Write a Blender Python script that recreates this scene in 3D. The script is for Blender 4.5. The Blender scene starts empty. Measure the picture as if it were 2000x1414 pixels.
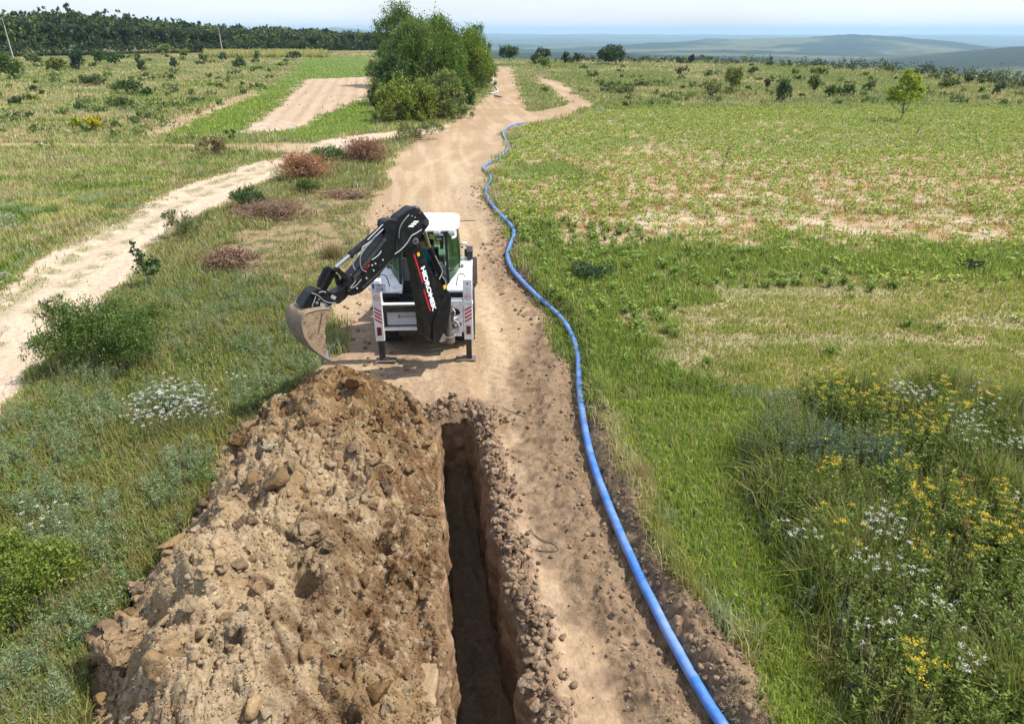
import bpy, bmesh, math, random
import numpy as np
from mathutils import Vector, Matrix
SC = bpy.context.scene
COL = SC.collection
R = math.radians
rng = np.random.default_rng(7)
random.seed(7)

# ------------------------------------------------------------------ camera, sky, sun, exposure
F, PW, PH = 1360.0, 2000.0, 1414.0
CH = 6.8
HAZE_D = 1.05e-4
PITCH = R(25.44)
cam = bpy.data.cameras.new('camera'); camo = bpy.data.objects.new('camera', cam); COL.objects.link(camo)
camo.location = (0, 0, CH); camo.rotation_euler = (R(90) - PITCH, 0, 0)
cam.sensor_width = 36; cam.lens = F / PW * 36; cam.clip_start = 0.1; cam.clip_end = 60000
SC.camera = camo
SUN_EL, SUN_AZ = R(56), R(4)            # azimuth measured from +X towards +Y
sd = Vector((math.cos(SUN_EL) * math.cos(SUN_AZ), math.cos(SUN_EL) * math.sin(SUN_AZ), math.sin(SUN_EL)))
sl = bpy.data.lights.new('sun', 'SUN'); sl.energy = 4.7; sl.angle = R(0.55); sl.color = (1, 0.94, 0.84)
so = bpy.data.objects.new('sun', sl); COL.objects.link(so)
so.rotation_euler = (-sd).to_track_quat('-Z', 'Y').to_euler()
w = bpy.data.worlds.new('World'); SC.world = w; w.use_nodes = True
nt = w.node_tree; nt.nodes.clear()
wo = nt.nodes.new('ShaderNodeOutputWorld'); bg = nt.nodes.new('ShaderNodeBackground')
sky = nt.nodes.new('ShaderNodeTexSky'); sky.sky_type = 'NISHITA'; sky.sun_disc = False
sky.sun_elevation = SUN_EL; sky.sun_rotation = R(90) - SUN_AZ; sky.air_density = 1.0; sky.dust_density = 1.0; sky.ozone_density = 2.0; sky.altitude = 200
tc = nt.nodes.new('ShaderNodeTexCoord'); mp = nt.nodes.new('ShaderNodeMapping'); mp.inputs['Scale'].default_value = (1.2, 1.2, 7)
cn = nt.nodes.new('ShaderNodeTexNoise'); cn.inputs['Scale'].default_value = 2.6; cn.inputs['Detail'].default_value = 8; cn.inputs['Roughness'].default_value = .55
cr = nt.nodes.new('ShaderNodeMapRange'); cr.inputs[1].default_value = .40; cr.inputs[2].default_value = .72; cr.inputs[3].default_value = 0.4; cr.inputs[4].default_value = .85
mx = nt.nodes.new('ShaderNodeMix'); mx.data_type = 'RGBA'; mx.inputs[7].default_value = (5.8, 6.3, 7.3, 1)
nt.links.new(tc.outputs['Generated'], mp.inputs[0]); nt.links.new(mp.outputs[0], cn.inputs['Vector']); nt.links.new(cn.outputs[0], cr.inputs[0])
nt.links.new(cr.outputs[0], mx.inputs[0]); nt.links.new(sky.outputs[0], mx.inputs[6]); nt.links.new(mx.outputs[2], bg.inputs[0])
bg.inputs[1].default_value = 0.125
nt.links.new(bg.outputs[0], wo.inputs[0])
vs = SC.view_settings
SC.display_settings.display_device = 'sRGB'
vs.view_transform = 'Standard'; vs.look = 'None'; vs.exposure = 0.55; vs.gamma = 1.0; vs.use_curve_mapping = False
SC.cycles.max_bounces = 6; SC.cycles.diffuse_bounces = 3; SC.cycles.glossy_bounces = 3; SC.cycles.transmission_bounces = 4
SC.cycles.transparent_max_bounces = 8; SC.cycles.volume_bounces = 0
SC.cycles.use_denoising = True

# ------------------------------------------------------------------ projection helpers
cp, sp_ = math.cos(PITCH), math.sin(PITCH)
def ray(px, py):
    px = np.asarray(px, float); py = np.asarray(py, float)
    u = (px - PW / 2) / F; v = -(py - PH / 2) / F
    return np.stack([u, cp + v * sp_, -sp_ + v * cp], -1)
def g(px, py, z=0.0):
    d = ray(px, py); t = (z - CH) / d[..., 2]
    return np.stack([d[..., 0] * t, d[..., 1] * t], -1)
def proj(x, y, z=0.0):
    dz = z - CH
    dep = y * cp - dz * sp_
    dep = np.maximum(dep, 0.3)
    up = y * sp_ + dz * cp
    return PW / 2 + F * x / dep, PH / 2 - F * up / dep, dep

# ------------------------------------------------------------------ noise
def _h(ix, iy, s):
    n = (ix.astype(np.int64) * 374761393 + iy.astype(np.int64) * 668265263 + s * 1274126177) & 0xffffffff
    n = ((n ^ (n >> 13)) * 1274126177) & 0xffffffff
    n = n ^ (n >> 16)
    return (n & 0xffffff) / float(0xffffff)
def vnoise(x, y, s=0):
    ix = np.floor(x); iy = np.floor(y); fx = x - ix; fy = y - iy
    fx = fx * fx * (3 - 2 * fx); fy = fy * fy * (3 - 2 * fy)
    a = _h(ix, iy, s); b = _h(ix + 1, iy, s); c = _h(ix, iy + 1, s); d = _h(ix + 1, iy + 1, s)
    return (a + (b - a) * fx) * (1 - fy) + (c + (d - c) * fx) * fy
def fbm(x, y, o=4, s=0, g_=.5):
    r = 0; a = 1; t = 0
    for k in range(o):
        r = r + a * vnoise(x * 2 ** k + 13.7 * k, y * 2 ** k - 7.1 * k, s + k); t += a; a *= g_
    return r / t
def cobble(x, y, size, s=0, fill=.8):
    """rounded bumps of random radius, height relative to size"""
    X = x / size; Y = y / size; ix = np.floor(X); iy = np.floor(Y); best = np.zeros_like(X)
    for i in (-1, 0, 1):
        for j in (-1, 0, 1):
            cx = ix + i; cy = iy + j
            px = cx + _h(cx, cy, s); py = cy + _h(cx, cy, s + 1)
            r = .25 + .55 * _h(cx, cy, s + 2); on = _h(cx, cy, s + 3) < fill
            an = _h(cx, cy, s + 4) * 3.14; c_ = np.cos(an); s_ = np.sin(an)
            dx = X - px; dy = Y - py; u = dx * c_ + dy * s_; v = (-dx * s_ + dy * c_) * (1 + .7 * _h(cx, cy, s + 5))
            d2 = (u * u + v * v) / (r * r)
            hgt = np.where(on, np.sqrt(np.clip(1 - d2, 0, 1)) * r, 0)
            hgt = np.minimum(hgt, r * (.45 + .5 * _h(cx, cy, s + 6)) + u * .35)
            best = np.maximum(best, hgt)
    return best * size
def blocks(x, y, size, s=0):
    """angular lumps: each cell a tilted facet, with a crevice between cells"""
    X = x / size + .5 * (vnoise(x / size * 1.7, y / size * 1.7, s + 9) - .5); Y = y / size + .5 * (vnoise(x / size * 1.7, y / size * 1.7, s + 10) - .5)
    ix = np.floor(X); iy = np.floor(Y); f1 = np.full(X.shape, 9.); f2 = f1.copy(); H = np.zeros_like(X)
    for i in (-1, 0, 1):
        for j in (-1, 0, 1):
            cx = ix + i; cy = iy + j; dx = X - cx - _h(cx, cy, s); dy = Y - cy - _h(cx, cy, s + 1); d = np.hypot(dx, dy)
            h = .9 * _h(cx, cy, s + 2) ** 2 + dx * (_h(cx, cy, s + 3) - .5) * 1.5 + dy * (_h(cx, cy, s + 4) - .5) * 1.5
            m = d < f1; f2 = np.where(m, f1, np.minimum(f2, d)); H = np.where(m, h, H); f1 = np.where(m, d, f1)
    return (H * sstep(0, .22, f2 - f1) - .35 * (1 - sstep(0, .14, f2 - f1))) * size
def sstep(a, b, x):
    t = np.clip((x - a) / (b - a), 0, 1); return t * t * (3 - 2 * t)
def mixc(a, b, t):
    return a * (1 - t[..., None]) + np.asarray(b, float) * t[..., None]

# ------------------------------------------------------------------ regions, outlined by where they lie on the ground
POLY = dict(
    main=[(972,130),(960,150),(962,172),(940,198),(905,225),(872,252),(815,270),(775,300),(748,340),(742,372),(716,400),(705,440),(712,500),(668,560),(655,610),(652,655),(628,700),(600,745),(560,790),(440,850),(420,1000),(300,1130),(200,1260),(190,1414),(60,1720),(1700,1720),(1500,1414),(1470,1320),(1425,1240),(1350,1170),(1300,1060),(1262,975),(1215,900),(1150,800),(1120,705),(1085,620),(1035,560),(1015,520),(1000,470),(975,420),(955,390),(950,340),(985,300),(985,262),(1010,248),(1070,238),(1150,215),(1163,204),(1120,180),(1095,160),(1048,150),(1042,158),(1075,172),(1108,205),(1040,222),(1020,190),(1010,160),(1002,134)],
    leftroad=[(720,262),(640,276),(560,300),(500,318),(440,338),(330,372),(250,420),(130,480),(60,520),(0,560),(-300,700),(-300,1000),(-60,880),(0,800),(60,735),(110,690),(190,610),(250,560),(300,480),(345,440),(440,395),(520,350),(560,325),(650,300),(740,276),(880,258),(880,243)],
    thintrack=[(-300,278),(0,279),(250,281),(460,281),(640,283),(700,270),(700,300),(600,300),(480,294),(250,288),(0,289),(-300,290)],
    bare=[(598,156),(722,150),(722,190),(640,222),(600,245),(560,258),(470,264),(500,240),(545,205)],
    ditch=[(245,274),(330,238),(420,203),(505,177),(510,185),(430,216),(350,252),(285,276)],
    greenstrip=[(290,272),(380,235),(500,183),(560,150),(595,112),(722,112),(722,152),(600,155),(545,200),(490,245),(465,268)],
    green2=[(500,268),(560,260),(640,225),(722,190),(740,250),(640,275),(560,277)],
    farfield=[(-300,98),(0,98),(120,103),(180,108),(180,112),(0,108),(-300,110)],
    field=[(1020,258),(1160,215),(1300,212),(2400,208),(2400,760),(1900,780),(1560,790),(1350,770),(1200,760),(1120,640),(1060,560),(1015,500),(990,430),(965,370),(960,330),(990,300)],
    sparse=[(985,300),(1200,290),(1500,300),(2400,300),(2400,440),(1800,450),(1500,480),(1250,470),(1060,430),(1000,400)],
    dryband=[(1250,560),(1600,570),(2400,560),(2400,740),(1900,745),(1500,740),(1200,690),(1180,620)],
    lush=[(1010,430),(1100,480),(1300,460),(2400,460),(2400,560),(1700,560),(1350,565),(1250,640),(1180,700),(1110,640),(1040,560),(1000,480)],
    lush2=[(960,330),(1010,305),(1100,310),(1150,335),(1130,360),(1000,365),(955,355)],
    grassR=[(1150,790),(1300,770),(1500,790),(1540,830),(1520,900),(1480,950),(1500,1050),(1560,1200),(1640,1414),(1700,1720),(1600,1720),(1500,1414),(1450,1260),(1330,1100),(1270,960),(1200,860)],
    weedR=[(1500,860),(1600,790),(1800,790),(2400,760),(2400,1800),(1720,1720),(1660,1414),(1600,1260),(1540,1120),(1490,1010),(1500,930)],
    pathR=[(1640,1290),(1690,1340),(1750,1480),(1660,1480),(1620,1380)],
    weedL=[(620,300),(560,330),(450,395),(345,445),(300,485),(255,560),(190,612),(110,695),(0,805),(-400,1150),(-400,1900),(60,1720),(190,1414),(200,1260),(300,1130),(420,1000),(440,850),(560,790),(600,745),(600,640),(660,560),(700,500),(700,440),(700,400),(740,370),(745,330),(770,290),(870,256),(780,268),(680,290)],
    trod=[(530,400),(640,380),(740,370),(740,430),(720,520),(680,560),(600,560),(500,520),(480,470)],
    sage=[(260,560),(560,540),(600,640),(600,745),(560,790),(440,850),(420,1000),(300,1130),(200,1260),(190,1414),(-400,1500),(-400,1150),(0,830),(110,710)],
    greenbelt=[(1000,440),(1040,560),(1120,700),(1200,760),(1450,790),(1350,700),(1200,620),(1120,520),(1060,440)],
)
for k in POLY: POLY[k] = np.array(POLY[k], float)
def pip(poly, x, y):
    ins = np.zeros(x.shape, bool); n = len(poly)
    for i in range(n):
        x1, y1 = poly[i]; x2, y2 = poly[(i + 1) % n]
        if y1 == y2: continue
        c = ((y1 > y) != (y2 > y)) & (x < (x2 - x1) * (y - y1) / (y2 - y1) + x1)
        ins ^= c
    return ins
BANDS = ('sparse', 'dryband', 'lush', 'lush2', 'trod', 'greenbelt', 'farfield')
class Reg:
    """soft region membership for world points, edges broken up by noise"""
    def __init__(s, x, y, warp=.45, soft=.18, nj=4):
        s.x, s.y = x, y
        wx = (fbm(x * .8, y * .8, 4, 91) - .5) * 2 * warp; wy = (fbm(x * .8, y * .8, 4, 97) - .5) * 2 * warp
        r2 = np.random.default_rng(3)
        s.P = []
        sc = 1 + np.maximum(y, 0) * .02
        for j in range(nj):
            jx = (r2.random(x.shape) - .5) * 2 * soft; jy = (r2.random(x.shape) - .5) * 2 * soft
            px, py, _ = proj(x + (wx + jx) * sc, np.maximum(y + (wy + jy) * sc, 0.3))
            s.P.append((px, py))
        s.Q = []
        bx = (fbm(x * .22, y * .22, 4, 93) - .5) * 5 + (fbm(x * 1.5, y * 1.5, 3, 95) - .5) * 2.6; by = (fbm(x * .22, y * .22, 4, 99) - .5) * 5 + (fbm(x * 1.5, y * 1.5, 3, 94) - .5) * 2.6
        for j in range(nj):
            px, py, _ = proj(x + bx + (r2.random(x.shape) - .5), np.maximum(y + (by + r2.random(x.shape) - .5) * np.clip(y / 14, .45, 2.2), 0.3)); s.Q.append((px, py))
        s.c = {}
    def __getitem__(s, k):
        if k not in s.c:
            p = POLY[k]; r = np.zeros(s.x.shape, np.float32)
            lo = p.min(0); hi = p.max(0)
            for px, py in (s.Q if k in BANDS else s.P):
                m = (px >= lo[0]) & (px <= hi[0]) & (py >= lo[1]) & (py <= hi[1])
                if m.any(): r[m] += pip(p, px[m], py[m])
            s.c[k] = r / len(s.P)
        return s.c[k]

# ------------------------------------------------------------------ pipe line, trench, heap: plan geometry in metres
def spline(pts, n=10):
    P = np.array(pts, float); P = np.vstack([2 * P[0] - P[1], P, 2 * P[-1] - P[-2]]); out = []
    for i in range(1, len(P) - 2):
        for k in range(n):
            t = k / n
            out.append(.5 * ((2 * P[i]) + (-P[i-1] + P[i+1]) * t + (2*P[i-1] - 5*P[i] + 4*P[i+1] - P[i+2]) * t*t + (-P[i-1] + 3*P[i] - 3*P[i+1] + P[i+2]) * t**3))
    out.append(P[-2]); return np.array(out)
pipe_px = [(1022,241),(1008,243),(987,252),(983,263),(992,280),(987,296),(968,311),(949,322),(945,330),(957,342),(957,355),(949,370),(955,392),(975,415),(997,438),(1004,455),(996,478),(991,498),(1003,527),(1043,570),(1083,605),(1112,642),(1128,690),(1131,745),(1138,810),(1155,890),(1185,975),(1222,1065),(1270,1165),(1325,1270),(1372,1350),(1412,1414),(1500,1550),(1640,1760)]
PIPE = spline(np.array([g(a, b, .1) for a, b in pipe_px]), 8)
def polydist(x, y, L):
    best = np.full(x.shape, 1e9); sgn = np.zeros(x.shape)
    for i in range(len(L) - 1):
        a = L[i]; b = L[i+1]; ab = b - a; l2 = ab @ ab
        t = np.clip(((x - a[0]) * ab[0] + (y - a[1]) * ab[1]) / l2, 0, 1)
        dx = x - a[0] - t * ab[0]; dy = y - a[1] - t * ab[1]; d = np.hypot(dx, dy)
        m = d < best; best[m] = d[m]; sgn[m] = np.sign(ab[0] * dy - ab[1] * dx)[m]
    return best, sgn
def lipL(y): return -.655 - (y - 5.2) * .120 + .02 * np.sin(y * 2.3) + .03 * np.sin(y * 5.1 + 1) + .018 * np.sin(y * 11.3)
def lipR(y): return .165 - (y - 5.36) * .150 + .03 * np.sin(y * 1.9 + 2) + .03 * np.sin(y * 4.3) + .03 * np.sin(y * 9.7 + 1) + .015 * np.sin(y * 17)
T0, T1 = 1.6, 11.35
def lipEnd(x): return T1 + .10 * np.sin(x * 5)
def in_trench(x, y, m=0.0): return (y > T0) & (y < T1 + m) & (x > lipL(y) - m) & (x < lipR(y) + m)
HEAPL = np.array([g(*p) for p in [(-60,1900),(60,1640),(170,1440),(172,1340),(190,1260),(250,1190),(290,1125),(345,1065),(395,1000),(420,945),(462,900),(448,855),(500,825),(565,780),(600,748)]])
HEAPF = np.array([g(*p) for p in [(600,748),(660,742),(730,750),(800,768),(838,800),(858,845)]])
HEAPPOLY = np.vstack([HEAPL, HEAPF[1:], [[lipL(y_) - .02, y_] for y_ in (10.5, 9, 7.5, 6, 5, 4, 3, 1.5)]])
MOUNDS = [((560,960),.34,.55),((470,1090),.30,.6),((400,1200),.34,.55),((650,1110),.30,.5),((320,1310),.28,.55),((560,1320),.38,.65),((700,885),.28,.5),((610,810),.22,.45),((700,765),.30,.5),((790,1010),.16,.4),((500,880),.24,.4),((700,1300),.22,.5),((430,1400),.3,.6),((620,1210),.2,.35),((780,1180),.15,.35)]
MOUNDS = [(g(p[0], p[1], .7), h_, r_) for p, h_, r_ in MOUNDS]
PITS = [(g(p[0], p[1], .7), h_, r_) for p, h_, r_ in [((585,1130),.26,.22),((515,1165),.2,.16),((690,1120),.16,.18),((660,1390),.2,.2),((520,1250),.16,.18),((740,1030),.15,.16),((450,950),.25,.25),((610,930),.14,.2),((380,1240),.2,.2),((560,820),.16,.2),((720,840),.12,.16),((300,1230),.18,.2),((820,1120),.12,.15),((690,1230),.12,.2),((470,1330),.18,.2),((640,1010),.14,.2)]]
def heap_h(x, y):
    x = np.asarray(x, float); y = np.asarray(y, float)
    wx = x + .22 * (fbm(x * 1.7, y * 1.7, 3, 5) - .5); wy = y + .22 * (fbm(x * 1.7, y * 1.7, 3, 6) - .5)
    ins = pip(HEAPPOLY, wx, wy)
    h = np.zeros(x.shape)
    if not ins.any(): return h
    X = wx[ins]; Y = wy[ins]
    dL, _ = polydist(X, Y, HEAPL); dF, _ = polydist(X, Y, HEAPF); dR = np.maximum(lipL(Y) - X, 0)
    a = .85 * dL; b = .04 + .42 * dR; c = .75 * dF; k = .12
    sm = -k * np.log(np.exp(-a / k) + np.exp(-b / k) + np.exp(-c / k) + np.exp(-1.3 / k))
    sm = np.maximum(sm, 0)
    edge = sstep(0, .35, np.minimum(np.minimum(dL, dF), dR + .08))
    lump = (fbm(X * 1.15, Y * 1.15, 3, 21) - .5) * .85 + (fbm(X * 3, Y * 3, 3, 31) - .5) * .22
    rid = (1 - np.abs(fbm(X * 1.6, Y * 1.6, 4, 41) * 2 - 1)) ** 3 * .16
    cob = cobble(X, Y, .42, 50, .3) * .25 + cobble(X, Y, .2, 60, .4) * .2 + blocks(X, Y, .09, 77) * .35
    bm_ = sstep(.46, .58, fbm(X * .9, Y * .9, 3, 71)); cob = cob + bm_ * (blocks(X, Y, .5, 72) * .26 + blocks(X, Y, .2, 73) * .30) + (1 - bm_) * blocks(X, Y, .12, 74) * .2
    for (c_, mh, mr) in MOUNDS:
        dd = np.hypot(X - c_[0], Y - c_[1]) * (1 + .5 * (fbm(X * 3, Y * 3, 3, int(mh * 999)) - .5)); sm = sm + edge * mh * np.clip(1 - dd / mr, 0, 1) ** 1.2 - edge * .07 * np.exp(-((dd / mr - 1.1) / .2) ** 2)
    for (c_, ph, pr_) in PITS:
        dd = np.hypot(X - c_[0], (Y - c_[1]) * 1.4); sm = sm - edge * ph * sstep(pr_, pr_ * .45, dd)
    h[ins] = sm + edge * (lump * (.4 + .6 * np.clip(sm, 0, 1)) + rid - .1) + cob * edge
    return np.where(ins, np.maximum(h, 0), 0)
def ground_z(x, y, R_=None, fine=True):
    """relief of the plateau, without the heap"""
    d = np.hypot(x, y)
    z = (fbm(x * .12, y * .12, 3, 11) - .5) * .25 * sstep(15, 60, d)
    z += (fbm(x * .5, y * .5, 3, 12) - .5) * .06
    # banks beside the trench
    near = (y < 13.2) & (np.abs(x) < 4)
    if near.any():
        X = x[near]; Y = y[near]
        tR = X - lipR(Y); inY = sstep(12.4, 11.2, Y)
        ridge = np.exp(-((tR - .24) / .2) ** 2) * (.10 + .30 * fbm(Y * 1.6, X * 1.6, 2, 77)) * inY
        e = np.exp(-((Y - T1 - .42 - .1 * np.sin(X * 3)) / .34) ** 2) * np.exp(-((X + 1.0) / .62) ** 4) * .30
        m = np.maximum(ridge, e)
        cb = cobble(X, Y, .3, 70, .6) * .5 + cobble(X, Y, .13, 75, .7) * .5 + blocks(X, Y, .3, 76) * .45 + blocks(X, Y, .12, 78) * .4
        z[near] += m + cb * sstep(.02, .12, m)
    # pipe furrow and bank
    nb = (y < 42) & (y > 1) & (x > -5) & (x < 8)
    if nb.any():
        D, S = polydist(x[nb], y[nb], PIPE); X = x[nb]; Y = y[nb]
        fade = sstep(40, 16, Y); am = .25 + .75 * fade
        wr = np.where(S > 0, 0, 1.)     # right of the pipe when walking towards the camera is -X
        right = S > 0
        bank = np.where(right, np.exp(-((D - .38) / .26) ** 2) * .24, np.exp(-((D - .62) / .25) ** 2) * .06)
        fur = -np.exp(-((D - np.where(right, 0, .16)) / .17) ** 2) * .09
        cb = cobble(X, Y, .26, 80, .6) * .4 + cobble(X, Y, .11, 85, .7) * .5 + blocks(X, Y, .22, 86) * .32 + blocks(X, Y, .1, 87) * .3
        th_ = .85 + .075 * np.clip(Y - 5.5, -2, 7) - .75 * sstep(12.5, 18, Y); sc = np.where(right, sstep(.95, .55, D), sstep(th_ + .15, th_ - .3, D) * .75)
        z[nb] += am * (bank + fur) + cb * sc * am
    return z

# ------------------------------------------------------------------ materials
def mat_attr(name, rough=.9, fine=0.0, scale=30, bump=0.0, bscale=60, transl=0.0, spec=.2, dark=.6, detail=6):
    m = bpy.data.materials.new(name); m.use_nodes = True; n = m.node_tree.nodes; l = m.node_tree.links
    b = n['Principled BSDF']; b.inputs['Roughness'].default_value = rough; b.inputs['Specular IOR Level'].default_value = spec
    a = n.new('ShaderNodeAttribute'); a.attribute_name = 'Col'; out = a.outputs['Color']
    t = n.new('ShaderNodeTexCoord')
    if fine > 0:
        no = n.new('ShaderNodeTexNoise'); no.inputs['Scale'].default_value = scale; no.inputs['Detail'].default_value = detail; no.inputs['Roughness'].default_value = .7
        l.new(t.outputs['Object'], no.inputs['Vector'])
        mr = n.new('ShaderNodeMapRange'); mr.inputs[1].default_value = .3; mr.inputs[2].default_value = .7; mr.inputs[3].default_value = 1 - fine; mr.inputs[4].default_value = 1 + fine * .8
        l.new(no.outputs[0], mr.inputs[0])
        mm = n.new('ShaderNodeMix'); mm.data_type = 'RGBA'; mm.blend_type = 'MULTIPLY'; mm.inputs[0].default_value = 1
        cc = n.new('ShaderNodeCombineColor')
        for i in range(3): l.new(mr.outputs[0], cc.inputs[i])
        l.new(out, mm.inputs[6]); l.new(cc.outputs[0], mm.inputs[7]); out = mm.outputs[2]
    l.new(out, b.inputs['Base Color'])
    if bump > 0:
        no = n.new('ShaderNodeTexNoise'); no.inputs['Scale'].default_value = bscale; no.inputs['Detail'].default_value = 8; no.inputs['Roughness'].default_value = .7
        vo = n.new('ShaderNodeTexVoronoi'); vo.inputs['Scale'].default_value = bscale * .8
        l.new(t.outputs['Object'], no.inputs['Vector']); l.new(t.outputs['Object'], vo.inputs['Vector'])
        ad = n.new('ShaderNodeMath'); ad.operation = 'SUBTRACT'; l.new(no.outputs[0], ad.inputs[0])
        mu = n.new('ShaderNodeMath'); mu.operation = 'MULTIPLY'; mu.inputs[1].default_value = .5; l.new(vo.outputs[0], mu.inputs[0]); l.new(mu.outputs[0], ad.inputs[1])
        bp = n.new('ShaderNodeBump'); bp.inputs['Strength'].default_value = 1; bp.inputs['Distance'].default_value = bump
        l.new(ad.outputs[0], bp.inputs['Height']); l.new(bp.outputs[0], b.inputs['Normal'])
    if transl > 0:
        tr = n.new('ShaderNodeBsdfTranslucent'); l.new(out, tr.inputs[0])
        ms = n.new('ShaderNodeMixShader'); ms.inputs[0].default_value = transl
        l.new(b.outputs[0], ms.inputs[1]); l.new(tr.outputs[0], ms.inputs[2]); l.new(ms.outputs[0], n['Material Output'].inputs[0])
    return m
def mat(name, col, rough=.5, metal=0, bump=0, bscale=40, dirt=None, dscale=6, damt=.5, spec=.5, coat=0, trans=0, alpha=1, dlow=None, dhigh=None):
    m = bpy.data.materials.new(name); m.use_nodes = True; n = m.node_tree.nodes; l = m.node_tree.links
    b = n['Principled BSDF']; b.inputs['Base Color'].default_value = (*col, 1); b.inputs['Roughness'].default_value = rough; b.inputs['Metallic'].default_value = metal
    b.inputs['Specular IOR Level'].default_value = spec; b.inputs['Coat Weight'].default_value = coat
    b.inputs['Transmission Weight'].default_value = trans; b.inputs['Alpha'].default_value = alpha
    t = n.new('ShaderNodeTexCoord')
    if dirt:
        no = n.new('ShaderNodeTexNoise'); no.inputs['Scale'].default_value = dscale; no.inputs['Detail'].default_value = 8; no.inputs['Roughness'].default_value = .7
        l.new(t.outputs['Object'], no.inputs['Vector'])
        mr = n.new('ShaderNodeMapRange'); mr.inputs[1].default_value = .5 if dlow is None else dlow; mr.inputs[2].default_value = .75 if dhigh is None else dhigh; mr.inputs[3].default_value = 0; mr.inputs[4].default_value = damt
        l.new(no.outputs[0], mr.inputs[0])
        mm = n.new('ShaderNodeMix'); mm.data_type = 'RGBA'; mm.inputs[6].default_value = (*col, 1); mm.inputs[7].default_value = (*dirt, 1)
        l.new(mr.outputs[0], mm.inputs[0]); l.new(mm.outputs[2], b.inputs['Base Color'])
        m2 = n.new('ShaderNodeMapRange'); m2.inputs[3].default_value = rough; m2.inputs[4].default_value = .9; l.new(mr.outputs[0], m2.inputs[0]); l.new(m2.outputs[0], b.inputs['Roughness'])
    if bump:
        no = n.new('ShaderNodeTexNoise'); no.inputs['Scale'].default_value = bscale; no.inputs['Detail'].default_value = 6
        l.new(t.outputs['Object'], no.inputs['Vector']); bp = n.new('ShaderNodeBump'); bp.inputs['Distance'].default_value = bump; l.new(no.outputs[0], bp.inputs['Height']); l.new(bp.outputs[0], b.inputs['Normal'])
    return m
M_GROUND = mat_attr('ground_soil', .95, .30, 7, .02, 22, 0, .1, detail=10)
M_SOIL = mat_attr('dug_soil', .95, .35, 14, .018, 35, 0, .1, detail=10)
M_FOL = mat_attr('foliage', .55, 0, transl=.35, spec=.35)
M_STEM = mat_attr('stems', .8, 0)
M_HILL = mat_attr('hill_cover', 1, .35, .02, detail=12)

# ------------------------------------------------------------------ mesh helpers
def mk(name, V, faces, m, col=None, parent=None, smooth=False, sizes=None):
    """V (n,3); faces (k,s) array or list of such arrays (sizes may differ)"""
    me = bpy.data.meshes.new(name)
    if isinstance(faces, np.ndarray): faces = [faces]
    faces = [f for f in faces if len(f)]
    V = np.asarray(V, np.float32)
    me.vertices.add(len(V)); me.vertices.foreach_set('co', V.ravel())
    tot = np.concatenate([np.full(len(f), f.shape[1], np.int32) for f in faces]); idx = np.concatenate([f.ravel() for f in faces]).astype(np.int32)
    me.loops.add(len(idx)); me.loops.foreach_set('vertex_index', idx)
    st = np.concatenate([[0], np.cumsum(tot)[:-1]]).astype(np.int32)
    me.polygons.add(len(tot)); me.polygons.foreach_set('loop_start', st); me.polygons.foreach_set('loop_total', tot)
    if smooth: me.polygons.foreach_set('use_smooth', np.ones(len(tot), bool))
    me.update(calc_edges=True)
    if col is not None:
        c = np.ones((len(V), 4), np.float32); c[:, :3] = np.clip(col, 0, 1)
        at = me.color_attributes.new('Col', 'FLOAT_COLOR', 'POINT'); at.data.foreach_set('color', c.ravel())
    me.materials.append(m)
    o = bpy.data.objects.new(name, me); COL.objects.link(o)
    if parent: o.parent = parent
    return o
def tag(o, label=None, cat=None, group=None, kind=None):
    if label: o['label'] = label
    if cat: o['category'] = cat
    if group: o['group'] = group
    if kind: o['kind'] = kind
    return o
def empty(name, loc, rz=0):
    o = bpy.data.objects.new(name, None); COL.objects.link(o); o.location = loc; o.rotation_euler = (0, 0, rz); return o
def grid_faces(nr, nc):
    i = np.arange(nr - 1)[:, None] * nc + np.arange(nc - 1)[None]
    return np.stack([i, i + 1, i + nc + 1, i + nc], -1).reshape(-1, 4)

# ------------------------------------------------------------------ far terrain heights
EX = np.array([-900, 0, 560, 650, 760, 950, 1150, 1350, 1550, 1700, 1850, 2000, 2900], float)
ED = np.array([430, 430, 430, 420, 300, 175, 178, 178, 165, 150, 128, 112, 105], float)   # where the plateau breaks off
FD = np.array([600, 1200, 2000, 2600, 3400, 5000, 6200, 9000, 14000], float)
FY = np.array([
 [80, 80, 85, 85, 100, 140, 150, 160, 165, 175, 190, 200, 205],
 [90, 90, 95, 95, 100, 125, 130, 137, 142, 150, 160, 168, 170],
 [90, 90, 95, 95, 98, 108, 112, 118, 124, 128, 116, 102, 95],
 [90, 90, 95, 95, 98, 110, 112, 108, 108, 112, 103, 91, 86],
 [90, 90, 95, 95, 98, 104, 104, 99, 101, 104, 108, 104, 95],
 [85, 85, 90, 90, 93, 96, 91, 83, 74, 71, 78, 97, 90],
 [85, 85, 88, 88, 90, 90, 92, 93, 91, 91, 94, 92, 88],
 [70, 70, 66, 56, 66, 78, 75, 79, 78, 77, 82, 85, 80],
 [68, 68, 67, 66, 67, 69, 69, 70, 71, 71, 70, 72, 70]], float)
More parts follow.
